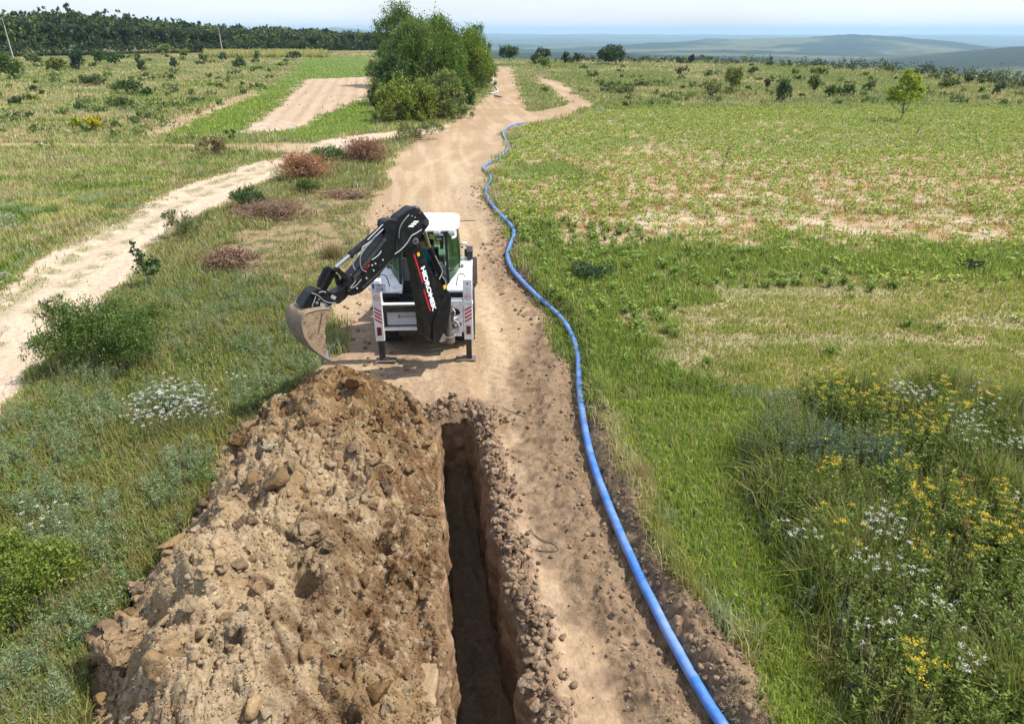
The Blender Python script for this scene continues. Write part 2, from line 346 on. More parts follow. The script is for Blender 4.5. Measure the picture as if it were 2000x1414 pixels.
def far_z(x, y):
    d = np.hypot(x, y); px = PW / 2 + (F / cp) * x / np.maximum(y, 1)
    px = np.clip(px, -900, 2900)
    e = np.interp(px, EX, ED)
    Z = []
    for k in range(len(FD)):
        yy = np.interp(px, EX, FY[k]); el = np.arctan((PH / 2 - yy) / F) - PITCH
        Z.append(CH + FD[k] * np.tan(el))
    Z = np.stack(Z); ld = np.log(d)
    lf = np.log(FD); out = np.zeros_like(d)
    i = np.clip(np.searchsorted(lf, ld) - 1, 0, len(FD) - 2)
    t = np.clip((ld - lf[i]) / (lf[i + 1] - lf[i]), 0, 1); t = t * t * (3 - 2 * t)
    ar = np.arange(d.size); a = Z.reshape(len(FD), -1)[i.ravel(), ar]; b = Z.reshape(len(FD), -1)[i.ravel() + 1, ar]
    out = (a + (b - a) * t.ravel()).reshape(d.shape)
    t0 = sstep(0, 1, np.clip((d - e) / (600 - e), 0, 1)); out = np.where(d < 600, Z[0] * t0, out)
    out = out + (fbm(x / 420, y / 420, 5, 200) - .5) * np.clip(d - 600, 0, 4000) * .013
    return np.where(d < e, 0, out)

# ------------------------------------------------------------------ ground colour
def ground_col(x, y, rg):
    n1 = fbm(x * .35, y * .35, 4, 301); n2 = fbm(x * 2.1, y * 2.1, 4, 302); n3 = fbm(x * 7, y * 7, 3, 303); n0 = fbm(x * .09, y * .09, 3, 304)
    thatch = np.ones(x.shape + (3,)) * np.array([.13, .125, .05])
    c = mixc(thatch, [.30, .25, .13], sstep(.42, .66, n1 * .6 + n2 * .4))
    c = mixc(c, [.10, .12, .035], sstep(.48, .6, n0))
    an = fbm(x * .13, y * 1.1, 4, 310)
    # crop field: pale soil with green and dead weed cover
    f = rg['field']; soil = np.ones_like(c) * [.37, .275, .175]
    soil = mixc(soil, [.45, .36, .25], sstep(.5, .65, n1)); soil = mixc(soil, [.27, .18, .10], sstep(.52, .7, n2) * .6)
    fc = mixc(soil, [.13, .15, .05], np.clip(sstep(.40, .58, n2 * .35 + n1 * .25 + an * .4) * .85, 0, 1) * (1 - rg['sparse'] * .5))
    fc = mixc(fc, [.33, .17, .075], rg['sparse'] * sstep(.45, .6, n2) * .6)
    fc = mixc(fc, [.10, .13, .035], rg['lush'] * .75)
    fc = mixc(fc, [.26, .235, .13], rg['dryband'] * .5 * sstep(.42, .54, an)); fc = mixc(fc, [.28, .235, .14], rg['dryband'] * sstep(.5, .62, an) * .45)
    c = mixc(c, [0, 0, 0], f) + fc * f[..., None]
    c = mixc(c, [.09, .13, .035], np.maximum(rg['lush2'], rg['grassR']) * .85)
    c = mixc(c, [.07, .07, .03], rg['weedR'] * .95)
    c = mixc(c, [.10, .10, .045], rg['weedL'] * .7)
    c = mixc(c, [.27, .195, .115], rg['trod'] * sstep(.32, .52, n2))
    c = mixc(c, [.10, .16, .04], np.maximum(rg['greenstrip'], rg['green2']) * .9)
    c = mixc(c, [.08, .13, .04], rg['farfield'])
    road = np.ones_like(c) * [.315, .222, .132]
    road = mixc(road, [.37, .27, .168], sstep(.45, .62, n1)); road = mixc(road, [.33, .235, .155], sstep(.5, .66, n2) * .5); road = mixc(road, [.30, .22, .15], sstep(.55, .7, n3) * .3)
    st_ = fbm(x * 2.4 + y * .3, y * .22, 3, 308); road = mixc(road, [.31, .215, .14], sstep(.50, .62, st_) * .4); road = mixc(road, [.46, .35, .25], sstep(.48, .36, st_) * .4)
    bare = mixc(road, [.46, .35, .26], np.full(x.shape, .5))
    ba, bb = g(470, 264), g(598, 156); bd = (bb - ba) / np.linalg.norm(bb - ba); cr_ = (x - ba[0]) * bd[1] - (y - ba[1]) * bd[0]
    bare = bare * (1 - .16 * (.5 + .5 * np.sin(cr_ * 2 * np.pi / 1.5 + 2 * n2)) ** 2 * (.5 + n3))[..., None]; bare = mixc(bare, [.56, .50, .42], sstep(66, 52, y) * sstep(.45, .6, n2) * .7)
    c = mixc(c, [0, 0, 0], rg['bare']) + bare * rg['bare'][..., None]
    tk = np.maximum(rg['thintrack'] * .9, rg['ditch'] * .85)
    c = mixc(c, [0, 0, 0], tk) + road * tk[..., None]
    # left road with a worn grassy middle
    lr = rg['leftroad']; lroad = mixc(road, [.56, .45, .35], np.full(x.shape, .65))
    mid = LROAD(x, y); gm = np.exp(-((mid - .0) / .33) ** 2) * sstep(.40, .58, n2) * .7 + np.exp(-((mid - 1.05) / .35) ** 2) * sstep(.35, .55, n2) * .7
    lroad = mixc(lroad, [.20, .19, .10], np.clip(gm, 0, 1))
    c = mixc(c, [0, 0, 0], lr) + lroad * lr[..., None]
    mn = rg['main']; mr_ = road.copy()
    # churned, darker and browner beside the pipe and by the trench
    nb = (y < 45) & (y > 1) & (x > -6) & (x < 9); ch = np.zeros(x.shape)
    if nb.any():
        D, S = polydist(x[nb], y[nb], PIPE)
        yn = y[nb]; th_ = np.where(S > 0, 1.0, .85 + .075 * np.clip(yn - 5.5, -2, 7) - .75 * sstep(12.5, 18, yn)); ch[nb] = sstep(th_ + .25, th_ - .15, D + 1.1 * (n2[nb] - .5) + .6 * (n1[nb] - .5)) * (.35 + .65 * sstep(36, 14, yn))
    pale = np.zeros(x.shape)
    if nb.any(): pale[nb] = np.where(S < 0, np.exp(-((D - 1.75) / .3) ** 2) + np.exp(-((D - 3.35) / .32) ** 2), 0) * sstep(11, 15, y[nb])
    s2 = fbm(D * 3.6, y[nb] * .16, 3, 312); dk = np.zeros(x.shape); dk[nb] = (sstep(.52, .64, s2) * .5 + .35 * (pale[nb] > .4) * (np.sin((y[nb] + .3 * np.abs(D - 2.5)) * 2 * np.pi / .26) > .5)) * sstep(40, 25, y[nb]); mr_ = mixc(mr_, [.27, .185, .11], np.clip(dk, 0, 1) * .7)
    mr_ = mixc(mr_, [.46, .36, .24], np.clip(pale, 0, 1) * .5); mr_ = mixc(mr_, [.205, .142, .09], ch * .9)
    mr_ = mixc(mr_, [.12, .083, .055], ch * sstep(.5, .62, n3) * .6)
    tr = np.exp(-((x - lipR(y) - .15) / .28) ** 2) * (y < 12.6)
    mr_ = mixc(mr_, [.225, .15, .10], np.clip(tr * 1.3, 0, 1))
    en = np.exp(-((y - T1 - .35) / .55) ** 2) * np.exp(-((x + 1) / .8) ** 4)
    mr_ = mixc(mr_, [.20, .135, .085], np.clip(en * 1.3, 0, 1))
    ml = np.exp(-((x + 2.9 + .1 * (y - 14)) / 1.1) ** 4) * sstep(11, 14, y) * sstep(34, 22, y); mr_ = mixc(mr_, [.27, .19, .13], np.clip(ml * sstep(.4, .55, n2 * .6 + n1 * .4), 0, 1) * .8)
    c = mixc(c, [0, 0, 0], mn) + mr_ * mn[..., None]
    c = mixc(c, [.38, .30, .21], rg['pathR'] * .9)
    # far left of the plateau behind: browner rows near the crest
    return c
LRC = spline(np.array([g(*p) for p in [(640,287),(520,335),(380,390),(280,450),(150,545),(0,665),(-150,790)]]), 6)
def LROAD(x, y):
    out = np.full(x.shape, 9.)
    m = (x < 0) & (y < 70)
    if m.any():
        D, S = polydist(x[m], y[m], LRC); out[m] = D * np.sign(S) * -1
    return out

# ------------------------------------------------------------------ ground sheet
def build_ground():
    ds = [1.3]
    while ds[-1] < 640: ds.append(ds[-1] * (1.0042 if ds[-1] < 200 else 1.015))
    ds = np.array(ds); us = np.linspace(-1.3, 1.3, 1000)
    # columns keep a true width near the camera, fan out with distance
    Y = np.repeat(ds[:, None], len(us), 1); X = us[None] * (Y * .98 + 3.2)
    # snap columns beside the trench by nothing: the trench lip mesh covers the joint
    x = X.ravel(); y = Y.ravel()
    rg = Reg(x, y)
    z = ground_z(x, y) + far_z(x, y)
    fieldrough = (rg['field'] + rg['bare'] * .5)
    z += (fbm(x * 4, y * 4, 3, 15) - .5) * .07 * fieldrough * sstep(60, 10, y)
    # wheel ruts and tread in the dirt
    mn = np.maximum(rg['main'], rg['leftroad'])
    z += mn * (fbm(x * 9, y * 9, 3, 17) - .5) * .035 * sstep(60, 8, y)
    tm = LROAD(x, y); z -= rg['leftroad'] * (np.exp(-((tm - .75) / .3) ** 2) + np.exp(-((tm + .75) / .3) ** 2)) * .05
    ux = x + .14 * y
    for cx in (-.02, 1.42):                        # two tracks of lug marks right of the trench
        u = ux - (1.25 + cx * .6); band = np.exp(-(u / .24) ** 4) * (y < 30)
        z += mn * band * (-.035 + .022 * np.sin((y + np.abs(u) * .35 + .05 * fbm(x * 2, y * 2, 2, 19)) * 2 * np.pi / .21)) * (.4 + fbm(x, y, 2, 18))
    nb = (y < 42) & (y > 11) & (x > -8) & (x < 8); D, S = polydist(x[nb], y[nb], PIPE); tk = np.where(S < 0, np.exp(-((D - 1.75) / .26) ** 4) + np.exp(-((D - 3.35) / .28) ** 4), 0)
    z[nb] += mn[nb] * tk * (-.035 + .018 * np.sin((y[nb] + .3 * np.abs(D - 2.5)) * 2 * np.pi / .26)) * sstep(11, 13, y[nb]) + mn[nb] * (S < 0) * .02 * np.exp(-((D - 2.55) / .3) ** 2)
    c = ground_col(x, y, rg)
    z = np.where(heap_h(x, y) > 0.05, np.minimum(z, .02), z)
    V = np.stack([x, y, z], -1); Fc = grid_faces(len(ds), len(us))
    # hole for the trench
    cx = x[Fc].mean(1); cy = y[Fc].mean(1)
    mg = .035; keep = ~((cy > T0 - .3) & (cy < T1 + .03) & (cx > lipL(cy) - mg) & (cx < lipR(cy) + mg))
    o = mk('ground', V, Fc[keep], M_GROUND, c, smooth=True); tag(o, kind='structure')
    # hills
    ds = [560.]
    while ds[-1] < 16000: ds.append(ds[-1] * 1.012)
    ds = np.array(ds); us = np.linspace(-1.6, 1.6, 420)
    Y = np.repeat(ds[:, None], len(us), 1); X = us[None] * Y; x = X.ravel(); y = Y.ravel()
    z = far_z(x, y) - 1.5 * sstep(700, 560, y)
    n = fbm(x / 500, y / 500, 5, 400); n2 = fbm(x / 130, y / 200, 4, 401)
    c = np.ones((len(x), 3)) * [.018, .032, .022]
    pxx = PW / 2 + (F / cp) * x / y
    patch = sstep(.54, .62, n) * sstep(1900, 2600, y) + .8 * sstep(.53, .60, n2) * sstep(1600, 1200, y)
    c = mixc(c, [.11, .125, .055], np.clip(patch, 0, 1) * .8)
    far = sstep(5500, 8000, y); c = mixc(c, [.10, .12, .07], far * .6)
    # tree crowns on the hillsides as real bumps
    z += (1 - np.clip(patch, 0, 1)) * (fbm(x / 14, y / 14, 2, 403)) * 9 * sstep(600, 1200, y)
    V = np.stack([x, y, z], -1)
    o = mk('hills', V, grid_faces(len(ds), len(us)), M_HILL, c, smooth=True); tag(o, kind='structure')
build_ground()

# ------------------------------------------------------------------ trench
def build_trench():
    # section: out on the lip, down the wall, floor, up the other wall, out on the lip
    ys = np.arange(T0, T1 + .10, .03); depth = 1.6
    prof = []
    for t in np.linspace(0, 1, 6): prof.append(('L', -.16 * (1 - t), .0, t))
    for t in np.linspace(0, 1, 46)[1:]: prof.append(('LW', t, 0, 0))
    for t in np.linspace(0, 1, 16)[1:]: prof.append(('F', t, 0, 0))
    for t in np.linspace(1, 0, 46)[1:]: prof.append(('RW', t, 0, 0))
    for t in np.linspace(0, 1, 6)[1:]: prof.append(('R', .16 * t, 0, 0))
    nP = len(prof); V = np.zeros((len(ys), nP, 3)); C = np.zeros((len(ys), nP, 3))
    zl = ground_z(lipL(ys) - .03, ys) + .012; zr = ground_z(lipR(ys) + .03, ys) + .012
    for j, (k, a, b, t) in enumerate(prof):
        if k in ('L', 'R'):
            xx = (lipL(ys) if k == 'L' else lipR(ys)) + a
            zz = ground_z(xx, ys) + .014 - .03 * (abs(a) > .13)
            V[:, j] = np.stack([xx, ys, zz], -1)
        elif k in ('LW', 'RW'):
            sgn = 1 if k == 'LW' else -1; l = lipL(ys) if k == 'LW' else lipR(ys); z0 = zl if k == 'LW' else zr
            n = (fbm(ys * 2.2, np.full_like(ys, a * 3.0), 4, 500 + sgn) - .5) * .16 * min(1, a * 8) + (fbm(ys * 9, np.full_like(ys, a * 13.0), 3, 510 + sgn) - .5) * .07 * min(1, a * 8)
            teeth = .012 * np.sin(a * 40) * 0
            V[:, j] = np.stack([l + sgn * (.03 * a + n + teeth), ys + 0 * a, z0 * (1 - a) - depth * a], -1)
        else:
            x0 = lipL(ys) + .03; x1 = lipR(ys) - .03; xx = x0 + (x1 - x0) * a
            fl = -depth + (fbm(xx * 3, ys * 1.5, 3, 520) - .5) * .45 * math.sin(math.pi * a) + (cobble(xx, ys, .16, 530, .6) * .7 + blocks(xx, ys, .2, 531) * .4) * math.sin(math.pi * a)
            fl += .55 * sstep(9.6, 11.3, ys) ** 2
            V[:, j] = np.stack([xx, ys, fl], -1)
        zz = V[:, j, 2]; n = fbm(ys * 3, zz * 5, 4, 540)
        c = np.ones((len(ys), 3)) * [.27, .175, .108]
        c = mixc(c, [.17, .105, .062], sstep(.4, .6, n)); c = mixc(c, [.17, .115, .07], sstep(-.35, -1.2, zz))  # darker with depth: the trench's shade is put into the soil colour
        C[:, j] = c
    Vf = V.reshape(-1, 3); faces = [grid_faces(len(ys), nP)]
    faces[0] = faces[0][:, ::-1]
    # far end wall
    e0 = (len(ys) - 1) * nP; k0 = 5; k1 = nP - 6; nW = 24; xs = np.linspace(0, 1, nW); zs = np.linspace(0, 1, 40)
    A = V[-1]; row = []
    for t in zs:
        xl = np.interp(t, [0, 1], [A[k0, 0], A[k0 + 45, 0]]); xr = np.interp(t, [0, 1], [A[k1, 0], A[k1 - 45, 0]])
        ex_ = .10 * max(0, 1 - t * 12) + .03; xx = xl - ex_ + (xr - xl + 2 * ex_) * xs
        yy = np.full(nW, T1) + .16 * (1 - t) - .02 + (fbm(xx * 5, np.full(nW, t * 6), 3, 560) - .5) * .14 + (.12 * max(0, .25 - t))
        zz = ground_z(xx, yy) * (1 - t) + .01 - (depth - .3) * t
        row.append(np.stack([xx, yy, zz], -1))
    lip = [np.stack([row[0][:, 0], row[0][:, 1] + o_, ground_z(row[0][:, 0], row[0][:, 1] + o_) + .016 - .05 * (o_ > .3)], -1) for o_ in (.34, .26, .17, .08)]
    E = np.stack(lip + row); b0 = len(Vf)
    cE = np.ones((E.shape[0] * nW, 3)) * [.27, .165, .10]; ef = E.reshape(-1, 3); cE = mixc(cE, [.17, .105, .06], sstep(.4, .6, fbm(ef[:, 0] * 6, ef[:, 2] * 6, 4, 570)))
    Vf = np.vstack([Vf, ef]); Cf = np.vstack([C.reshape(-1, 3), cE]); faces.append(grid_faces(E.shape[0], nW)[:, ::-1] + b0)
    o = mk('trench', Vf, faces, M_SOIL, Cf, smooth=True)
    tag(o, 'narrow straight walled trench dug into the brown soil right of the spoil heap', 'trench')
build_trench()

# ------------------------------------------------------------------ spoil heap
def soilcol(x, y, z):
    n = fbm(x * .8, y * .8, 4, 600); n2 = fbm(x * 3, y * 3, 4, 601); n3 = fbm(x * 14, y * 14, 3, 602)
    # greyer and drier towards the near left crest, ochre and fresh at the far end
    dry = np.clip(sstep(11.5, 7.5, y + 1.2 * (n - .5) * 2) * sstep(-1.5, -2.6, x + (n2 - .5) * 2.2 + .10 * (y - 5)), 0, 1)
    c = np.ones(x.shape + (3,)) * [.185, .118, .068]
    c = mixc(c, [.19, .115, .05], sstep(8.6, 11.0, y) * sstep(.36, .56, n2 * .5 + n * .5) )
    c = mixc(c, [.33, .25, .165], dry * .9)
    c = mixc(c, [.12, .07, .035], sstep(.48, .60, n2) * (1 - dry * .6) * .85); c = mixc(c, [.14, .09, .05], sstep(.52, .6, n) * .5)
    c = mixc(c, [.27, .19, .105], sstep(.55, .7, fbm(x * 2, y * 2, 3, 603)) * .5)
    c = mixc(c, [.40, .33, .24], sstep(.58, .72, n3) * .4)
    return c * np.array([1.0, .985, .93])
def build_heap():
    st = .018
    xs = np.arange(HEAPPOLY[:, 0].min() - .3, -.3, st); ys = np.concatenate([np.arange(1.8, 4.6, .05), np.arange(4.6, 13.6, st)])
    X, Y = np.meshgrid(xs, ys); x = X.ravel(); y = Y.ravel()
    h = heap_h(x, y); dt = cobble(x, y, .085, 610, .6) * .6 + cobble(x, y, .05, 620, .7) * .7 + (fbm(x * 12, y * 12, 3, 630) - .5) * .03
    z = np.where(h > 0.005, h + ground_z(x, y).clip(-.05, .05) + dt * sstep(0, .1, h), -.12)
    c = soilcol(x, y, z)
    Fc = grid_faces(len(ys), len(xs)); hm = (h > .005)[Fc].any(1); hm &= (x[Fc].max(1) < lipL(y[Fc].mean(1)) + .03)
    Fc = Fc[hm]; used = np.unique(Fc); mp_ = np.full(len(x), -1); mp_[used] = np.arange(len(used))
    V = np.stack([x, y, z], -1)[used]
    o = mk('spoil_heap', V, mp_[Fc], M_SOIL, c[used], smooth=False)
    tag(o, 'long heap of lumpy beige and ochre dug soil left of the trench', 'soil heap')
build_heap()
def surf(x, y):
    x = np.asarray(x, float); y = np.asarray(y, float)
    h = heap_h(x, y); return np.where(h > .005, h, 0) + ground_z(x, y)

# ------------------------------------------------------------------ clods
def ico(sub=1):
    bm = bmesh.new(); bmesh.ops.create_icosphere(bm, subdivisions=sub, radius=1)
    v = np.array([p.co[:] for p in bm.verts]); f = np.array([[q.index for q in p.verts] for p in bm.faces]); bm.free(); return v, f
ICO1, ICO2, ICO3, ICO5 = ico(1), ico(2), ico(3), ico(5)
def clodshape(base, seed, amp=.35, facets=7):
    v, f = base; r = np.random.default_rng(seed); v = v.copy()
    # cut by random planes for the broken, angular look
    for k in range(facets):
        n = r.normal(size=3); n /= np.linalg.norm(n); d = .48 + .34 * r.random()
        t = v @ n; m = t > d; v[m] -= np.outer((t[m] - d) * .92, n)
    v += r.normal(size=v.shape) * amp * .09
    v *= np.array([1, .75 + .3 * r.random(), .55 + .3 * r.random()])
    return v, f
CL = [clodshape(ICO1, s) for s in range(8)]
CL0 = [clodshape(ico(0) if False else (np.array([[0,0,1],[.9,0,.2],[-.4,.8,.3],[-.5,-.75,.2],[.3,.3,-.9],[-.3,-.2,-.9]],float),np.array([[0,1,2],[0,2,3],[0,3,1],[1,4,2],[2,4,5],[2,5,3],[3,5,1],[1,5,4]])), s, .8, 0) for s in range(6)]
def rotz(v, a):
    c, s = np.cos(a), np.sin(a); return np.stack([v[..., 0] * c - v[..., 1] * s, v[..., 0] * s + v[..., 1] * c, v[..., 2]], -1)
def scatter_clods(name, x, y, z, s, col, label, cat='soil clods', CL=CL):
    Vs, Fs, Cs = [], [], []; off = 0; n = len(x); which = rng.integers(0, len(CL), n)
    for k, (v, f) in enumerate(CL):
        idx = np.where(which == k)[0]
        if not len(idx): continue
        a = rng.random(len(idx)) * 6.28; tilt = rng.normal(size=(len(idx), 2)) * .5
        vv = np.repeat(v[None], len(idx), 0); c, s_ = np.cos(tilt[:, :1]), np.sin(tilt[:, :1])
        yy = vv[..., 1] * c - vv[..., 2] * s_; zz = vv[..., 1] * s_ + vv[..., 2] * c; vv = np.stack([vv[..., 0], yy, zz], -1)
        vv = rotz(vv, a[:, None]) * s[idx, None, None]
        vv += np.stack([x[idx], y[idx], z[idx]], -1)[:, None]
        Vs.append(vv.reshape(-1, 3)); Fs.append((f[None] + (np.arange(len(idx)) * len(v))[:, None, None]).reshape(-1, 3) + off); off += len(idx) * len(v)
        Cs.append(np.repeat(col[idx], len(v), 0))
    o = mk(name, np.vstack(Vs), np.vstack(Fs), M_SOIL, np.vstack(Cs)); tag(o, label, cat, kind='stuff'); return o
def heap_clods():
    N = 9000; x = rng.uniform(-6.2, -.5, N * 3); y = rng.uniform(4.2, 13.2, N * 3); h = heap_h(x, y)
    m = (h > .02) & (x < lipL(y) - .05); x, y = x[m][:N], y[m][:N]; n = len(x)
    s = .010 + .04 * rng.random(n) ** 4 + .04 * (rng.random(n) > .985)
    c = soilcol(x, y, 0 * x) * rng.uniform(.75, 1.25, (n, 1))
    scatter_clods('heap_clods', x, y, surf(x, y) + s * .15, s, c, 'small crumbs and clods of soil lying all over the spoil heap')
    N = 60000; x = rng.uniform(-6.2, -.5, N); y = 4.2 + 9 * rng.random(N) ** 1.3; h = heap_h(x, y); m = (h > .02) & (x < lipL(y) - .03); x, y = x[m], y[m]; n = len(x)
    s = .006 + .016 * rng.random(n) ** 2; c = soilcol(x, y, 0 * x) * rng.uniform(.65, 1.5, (n, 1))
    scatter_clods('heap_crumbs', x, y, surf(x, y) + .012, s, c, 'fine gritty crumbs covering the surface of the spoil heap', CL=CL0)
    n = 520; x = rng.uniform(-5.5, -.7, n * 4); y = rng.uniform(4.4, 12.8, n * 4); h = heap_h(x, y); m = (h > .1) & (x < lipL(y) - .12); x, y = x[m][:n], y[m][:n]; n = len(x)
    s = .035 + .13 * rng.random(n) ** 3; c = soilcol(x, y, 0 * x) * rng.uniform(.6, 1.15, (n, 1))
    v2 = []
    for sd_ in range(8):
        v, f = clodshape(ICO3, sd_ + 20, .12, 26); dn = np.stack([fbm(v[:, 0] * 2.2 + 5 * k + sd_, v[:, 1] * 2.2 + v[:, 2] * 2.7, 4, sd_ + k) - .5 for k in range(3)], -1); v2.append((v + dn * .7, f))
    scatter_clods('heap_lumps', x, y, surf(x, y) + s * .1, s, c, 'fist to head sized broken lumps stuck in the spoil heap', CL=v2)
    n = 70; x = rng.uniform(-5.3, -.8, n * 5); y = rng.uniform(4.6, 12.6, n * 5); h = heap_h(x, y); m = (h > .12) & (x < lipL(y) - .15); x, y = x[m][:n], y[m][:n]; n = len(x)
    s = .08 + .10 * rng.random(n) ** 2; c = soilcol(x, y, 0 * x) * rng.uniform(.55, 1.0, (n, 1)) * [1.05, .97, .85]; v3 = []
    for sd_ in range(8):
        r3 = np.random.default_rng(sd_ + 90); v = ICO3[0].copy()
        for k in range(7):
            nn_ = r3.normal(size=3); nn_ /= np.linalg.norm(nn_); t_ = v @ nn_; mm = t_ > .38; v[mm] -= np.outer(t_[mm] - .38, nn_)
        dn = np.stack([fbm(v[:, 0] * 3 + 5 * k + sd_, v[:, 1] * 3 + v[:, 2] * 3.7, 4, sd_ + k) - .5 for k in range(3)], -1); v3.append((v * 1.5 * np.array([1, .8, .7]) + dn * .45, ICO3[1]))
    scatter_clods('heap_slabs', x, y, surf(x, y) + s * .1, s, c, 'flat broken slabs of soil half buried in the spoil heap', CL=v3)
    # rolled-off clods along the heap foot, trench lip, pipe bank, trench floor
    X, Y, S = [], [], []
    for i in range(1600):
        yy = rng.uniform(4.2, 12.2); X.append(lipR(yy) + abs(rng.normal()) * .22 + .03); Y.append(yy); S.append(.012 + .06 * rng.random() ** 3)
    for i in range(400):
        X.append(rng.normal() * .5 - 1.0); Y.append(T1 + .15 + abs(rng.normal()) * .35); S.append(.015 + .07 * rng.random() ** 3)
    k = rng.integers(0, len(PIPE) - 1, 9000)
    for j in k:
        p = PIPE[j]; q = PIPE[j + 1]; t = q - p; t /= max(np.linalg.norm(t), 1e-6); nn = np.array([-t[1], t[0]])
        if p[1] > 34: continue
        o_ = rng.normal() * .5 + .25
        if abs(o_) < .1: continue
        P = p + nn * o_ + t * rng.normal() * .3; X.append(P[0]); Y.append(P[1]); S.append((.01 + .045 * rng.random() ** 3) * (1 + P[1] * .02))
    for i in range(500):
        yy = rng.uniform(12, 30); X.append(-2.9 - .09 * (yy - 12) + rng.normal() * .35 - .7 * (yy > 16)); Y.append(yy); S.append(.015 + .06 * rng.random() ** 3)
    for i in range(1200):
        a = rng.integers(0, len(HEAPL) - 1); p = HEAPL[a] + (HEAPL[a+1] - HEAPL[a]) * rng.random(); X.append(p[0] + rng.normal() * .15); Y.append(p[1] + rng.normal() * .15); S.append(.015 + .07 * rng.random() ** 3)
    X = np.array(X); Y = np.array(Y); S = np.array(S); m = ~in_trench(X, Y, .02); X, Y, S = X[m], Y[m], S[m]
    nb_ = 230; yb = rng.uniform(4.3, 11.6, nb_); xb = lipR(yb) + .06 + np.abs(rng.normal(size=nb_)) * .16; sb = .03 + .085 * rng.random(nb_) ** 2.2; cb_ = np.ones((nb_, 3)) * [.22, .155, .10] * rng.uniform(.75, 1.4, (nb_, 1))
    xb2 = rng.normal(size=70) * .42 - 1.0; yb2 = T1 + .2 + np.abs(rng.normal(size=70)) * .3; xb = np.concatenate([xb, xb2]); yb = np.concatenate([yb, yb2]); sb = np.concatenate([sb, .03 + .08 * rng.random(70) ** 2]); cb_ = np.vstack([cb_, cb_[:70]])
    scatter_clods('lip_lumps', xb, yb, surf(xb, yb) + sb * .15, sb, cb_, 'broken lumps lining the right lip and the far end of the trench', CL=v2)
    c = np.ones((len(X), 3)) * [.225, .158, .105] * rng.uniform(.7, 1.35, (len(X), 1))
    scatter_clods('loose_clods', X, Y, surf(X, Y) + S * .2, S, c, 'loose clods rolled along the trench lip and the pipe bank')
heap_clods()
def big_clod(px, py, size, label, col=(.33, .24, .15), sq=(1, 1, 1), sink=.25, seed=0, rot=0.0):
    """a big clod that rests on the surface the view ray meets"""
    size *= 1.25; d = ray(px, py); t = (0 - CH) / d[2]
    for k in range(200):
        q = d * t * (1 - k * .002); zz = CH + q[2]
        if float(surf(np.array([q[0]]), np.array([q[1]]))[0]) >= zz: break
    x, y = q[0], q[1]
    if in_trench(x, y): return
    z = float(surf(np.array([x]), np.array([y]))[0])
    v, f = clodshape(ICO5, seed + 50, .06, 13); v = v * np.array(sq) * size / 2
    q_ = v / size; dn = np.stack([fbm(q_[:, 0] * 4 + k * 9, q_[:, 1] * 4 + q_[:, 2] * 5, 5, seed + k, .62) - .5 for k in range(3)], -1); v += dn * size * .42
    v += (cobble(q_[:, 0] + q_[:, 2], q_[:, 1], .16, seed + 5) * size * .8)[:, None] * q_
    v = rotz(v, np.full(len(v), rot))
    n = fbm(v[:, 0] * 9 / size * .3, v[:, 2] * 9 / size * .3 + v[:, 1] * 3, 3, seed)
    col = np.array(col) * .74; c = np.ones((len(v), 3)) * col; c = mixc(c, np.array(col) * .62, sstep(.45, .62, n))
    o = mk('earth_clod', v, f, M_SOIL, c, smooth=False); o.location = (x, y, z + size * .5 * sq[2] * (.35 - sink))
    tag(o, label, 'clod', 'big clods lying on and around the spoil heap')
BIG = [
 (250,1335,.62,'largest rough clod at the lower left foot of the spoil heap',(.36,.25,.15),(1,.8,.85)),
 (210,1275,.34,'reddish brown clod touching the grass at the left foot of the heap',(.33,.20,.11),(1,.8,.8)),
 (610,1140,.42,'tall broken block with a dark hollow at its left, middle of the heap',(.36,.26,.16),(1,.7,1.1)),
 (655,1150,.26,'narrow upright block just right of the tall broken block',(.34,.24,.15),(.6,.6,1.2)),
 (500,1150,.28,'brown lump standing in the pale grey part of the heap',(.27,.18,.11),(1,.8,1.)),
 (760,1010,.30,'round dark brown clod halfway down the heap beside the trench',(.22,.15,.09),(1,.9,.9)),
 (700,905,.34,'pale ochre slab lying tilted on the upper heap',(.42,.31,.18),(1.3,.55,.5)),
 (785,885,.18,'small whitish yellow clod on the heap above the trench end',(.52,.43,.28),(1,.8,.8)),
 (745,1120,.22,'angular clod low on the slope right of the tall broken block',(.34,.25,.16),(1,.8,.9)),
 (480,880,.42,'cracked ochre clod at the upper left edge of the heap',(.30,.19,.09),(1.1,.8,.7)),
 (430,985,.34,'dark brown clod overhanging the grass at the left edge of the heap',(.20,.12,.06),(1,.8,.8)),
 (545,965,.34,'flat topped pale block on the crest of the heap',(.42,.34,.24),(1.1,.8,.6)),
 (640,770,.30,'fresh orange brown lump at the far end of the heap',(.28,.17,.08),(1,.8,.8)),
 (910,818,.17,'pale grey stone like clod on the far lip of the trench',(.50,.43,.35),(1,.7,.8)),
 (800,780,.18,'pale clod on the bare ground just beyond the heap',(.46,.34,.24),(1,.8,.6)),
 (1050,1240,.30,'broad flat brown clod on the pale strip right of the trench',(.27,.19,.12),(1.1,.8,.5)),
 (1048,1300,.28,'long pale slab of dry soil leaning on the right lip of the trench',(.52,.42,.30),(.5,1.2,.5)),
 (1025,1190,.17,'brown clod just above the broad flat clod right of the trench',(.27,.19,.12),(1,.8,.7)),
 (1003,955,.12,'small dark clod on the right lip in the upper part of the trench',(.2,.14,.09),(1,1,.8)),
 (290,1170,.34,'rounded clod at the left foot of the heap beside a green tuft',(.36,.26,.17),(1,.9,.7)),
 (560,860,.30,'grey brown lump on the upper left shoulder of the heap',(.36,.28,.19),(1,.9,.7)),
 (1040,1360,.26,'rough clod at the bottom of the photo on the right lip of the trench',(.33,.24,.16),(1,.9,.7)),
 (655,1380,.28,'ochre clod on the lower heap near the bottom edge of the photo',(.38,.29,.17),(1,.8,.7)),
]
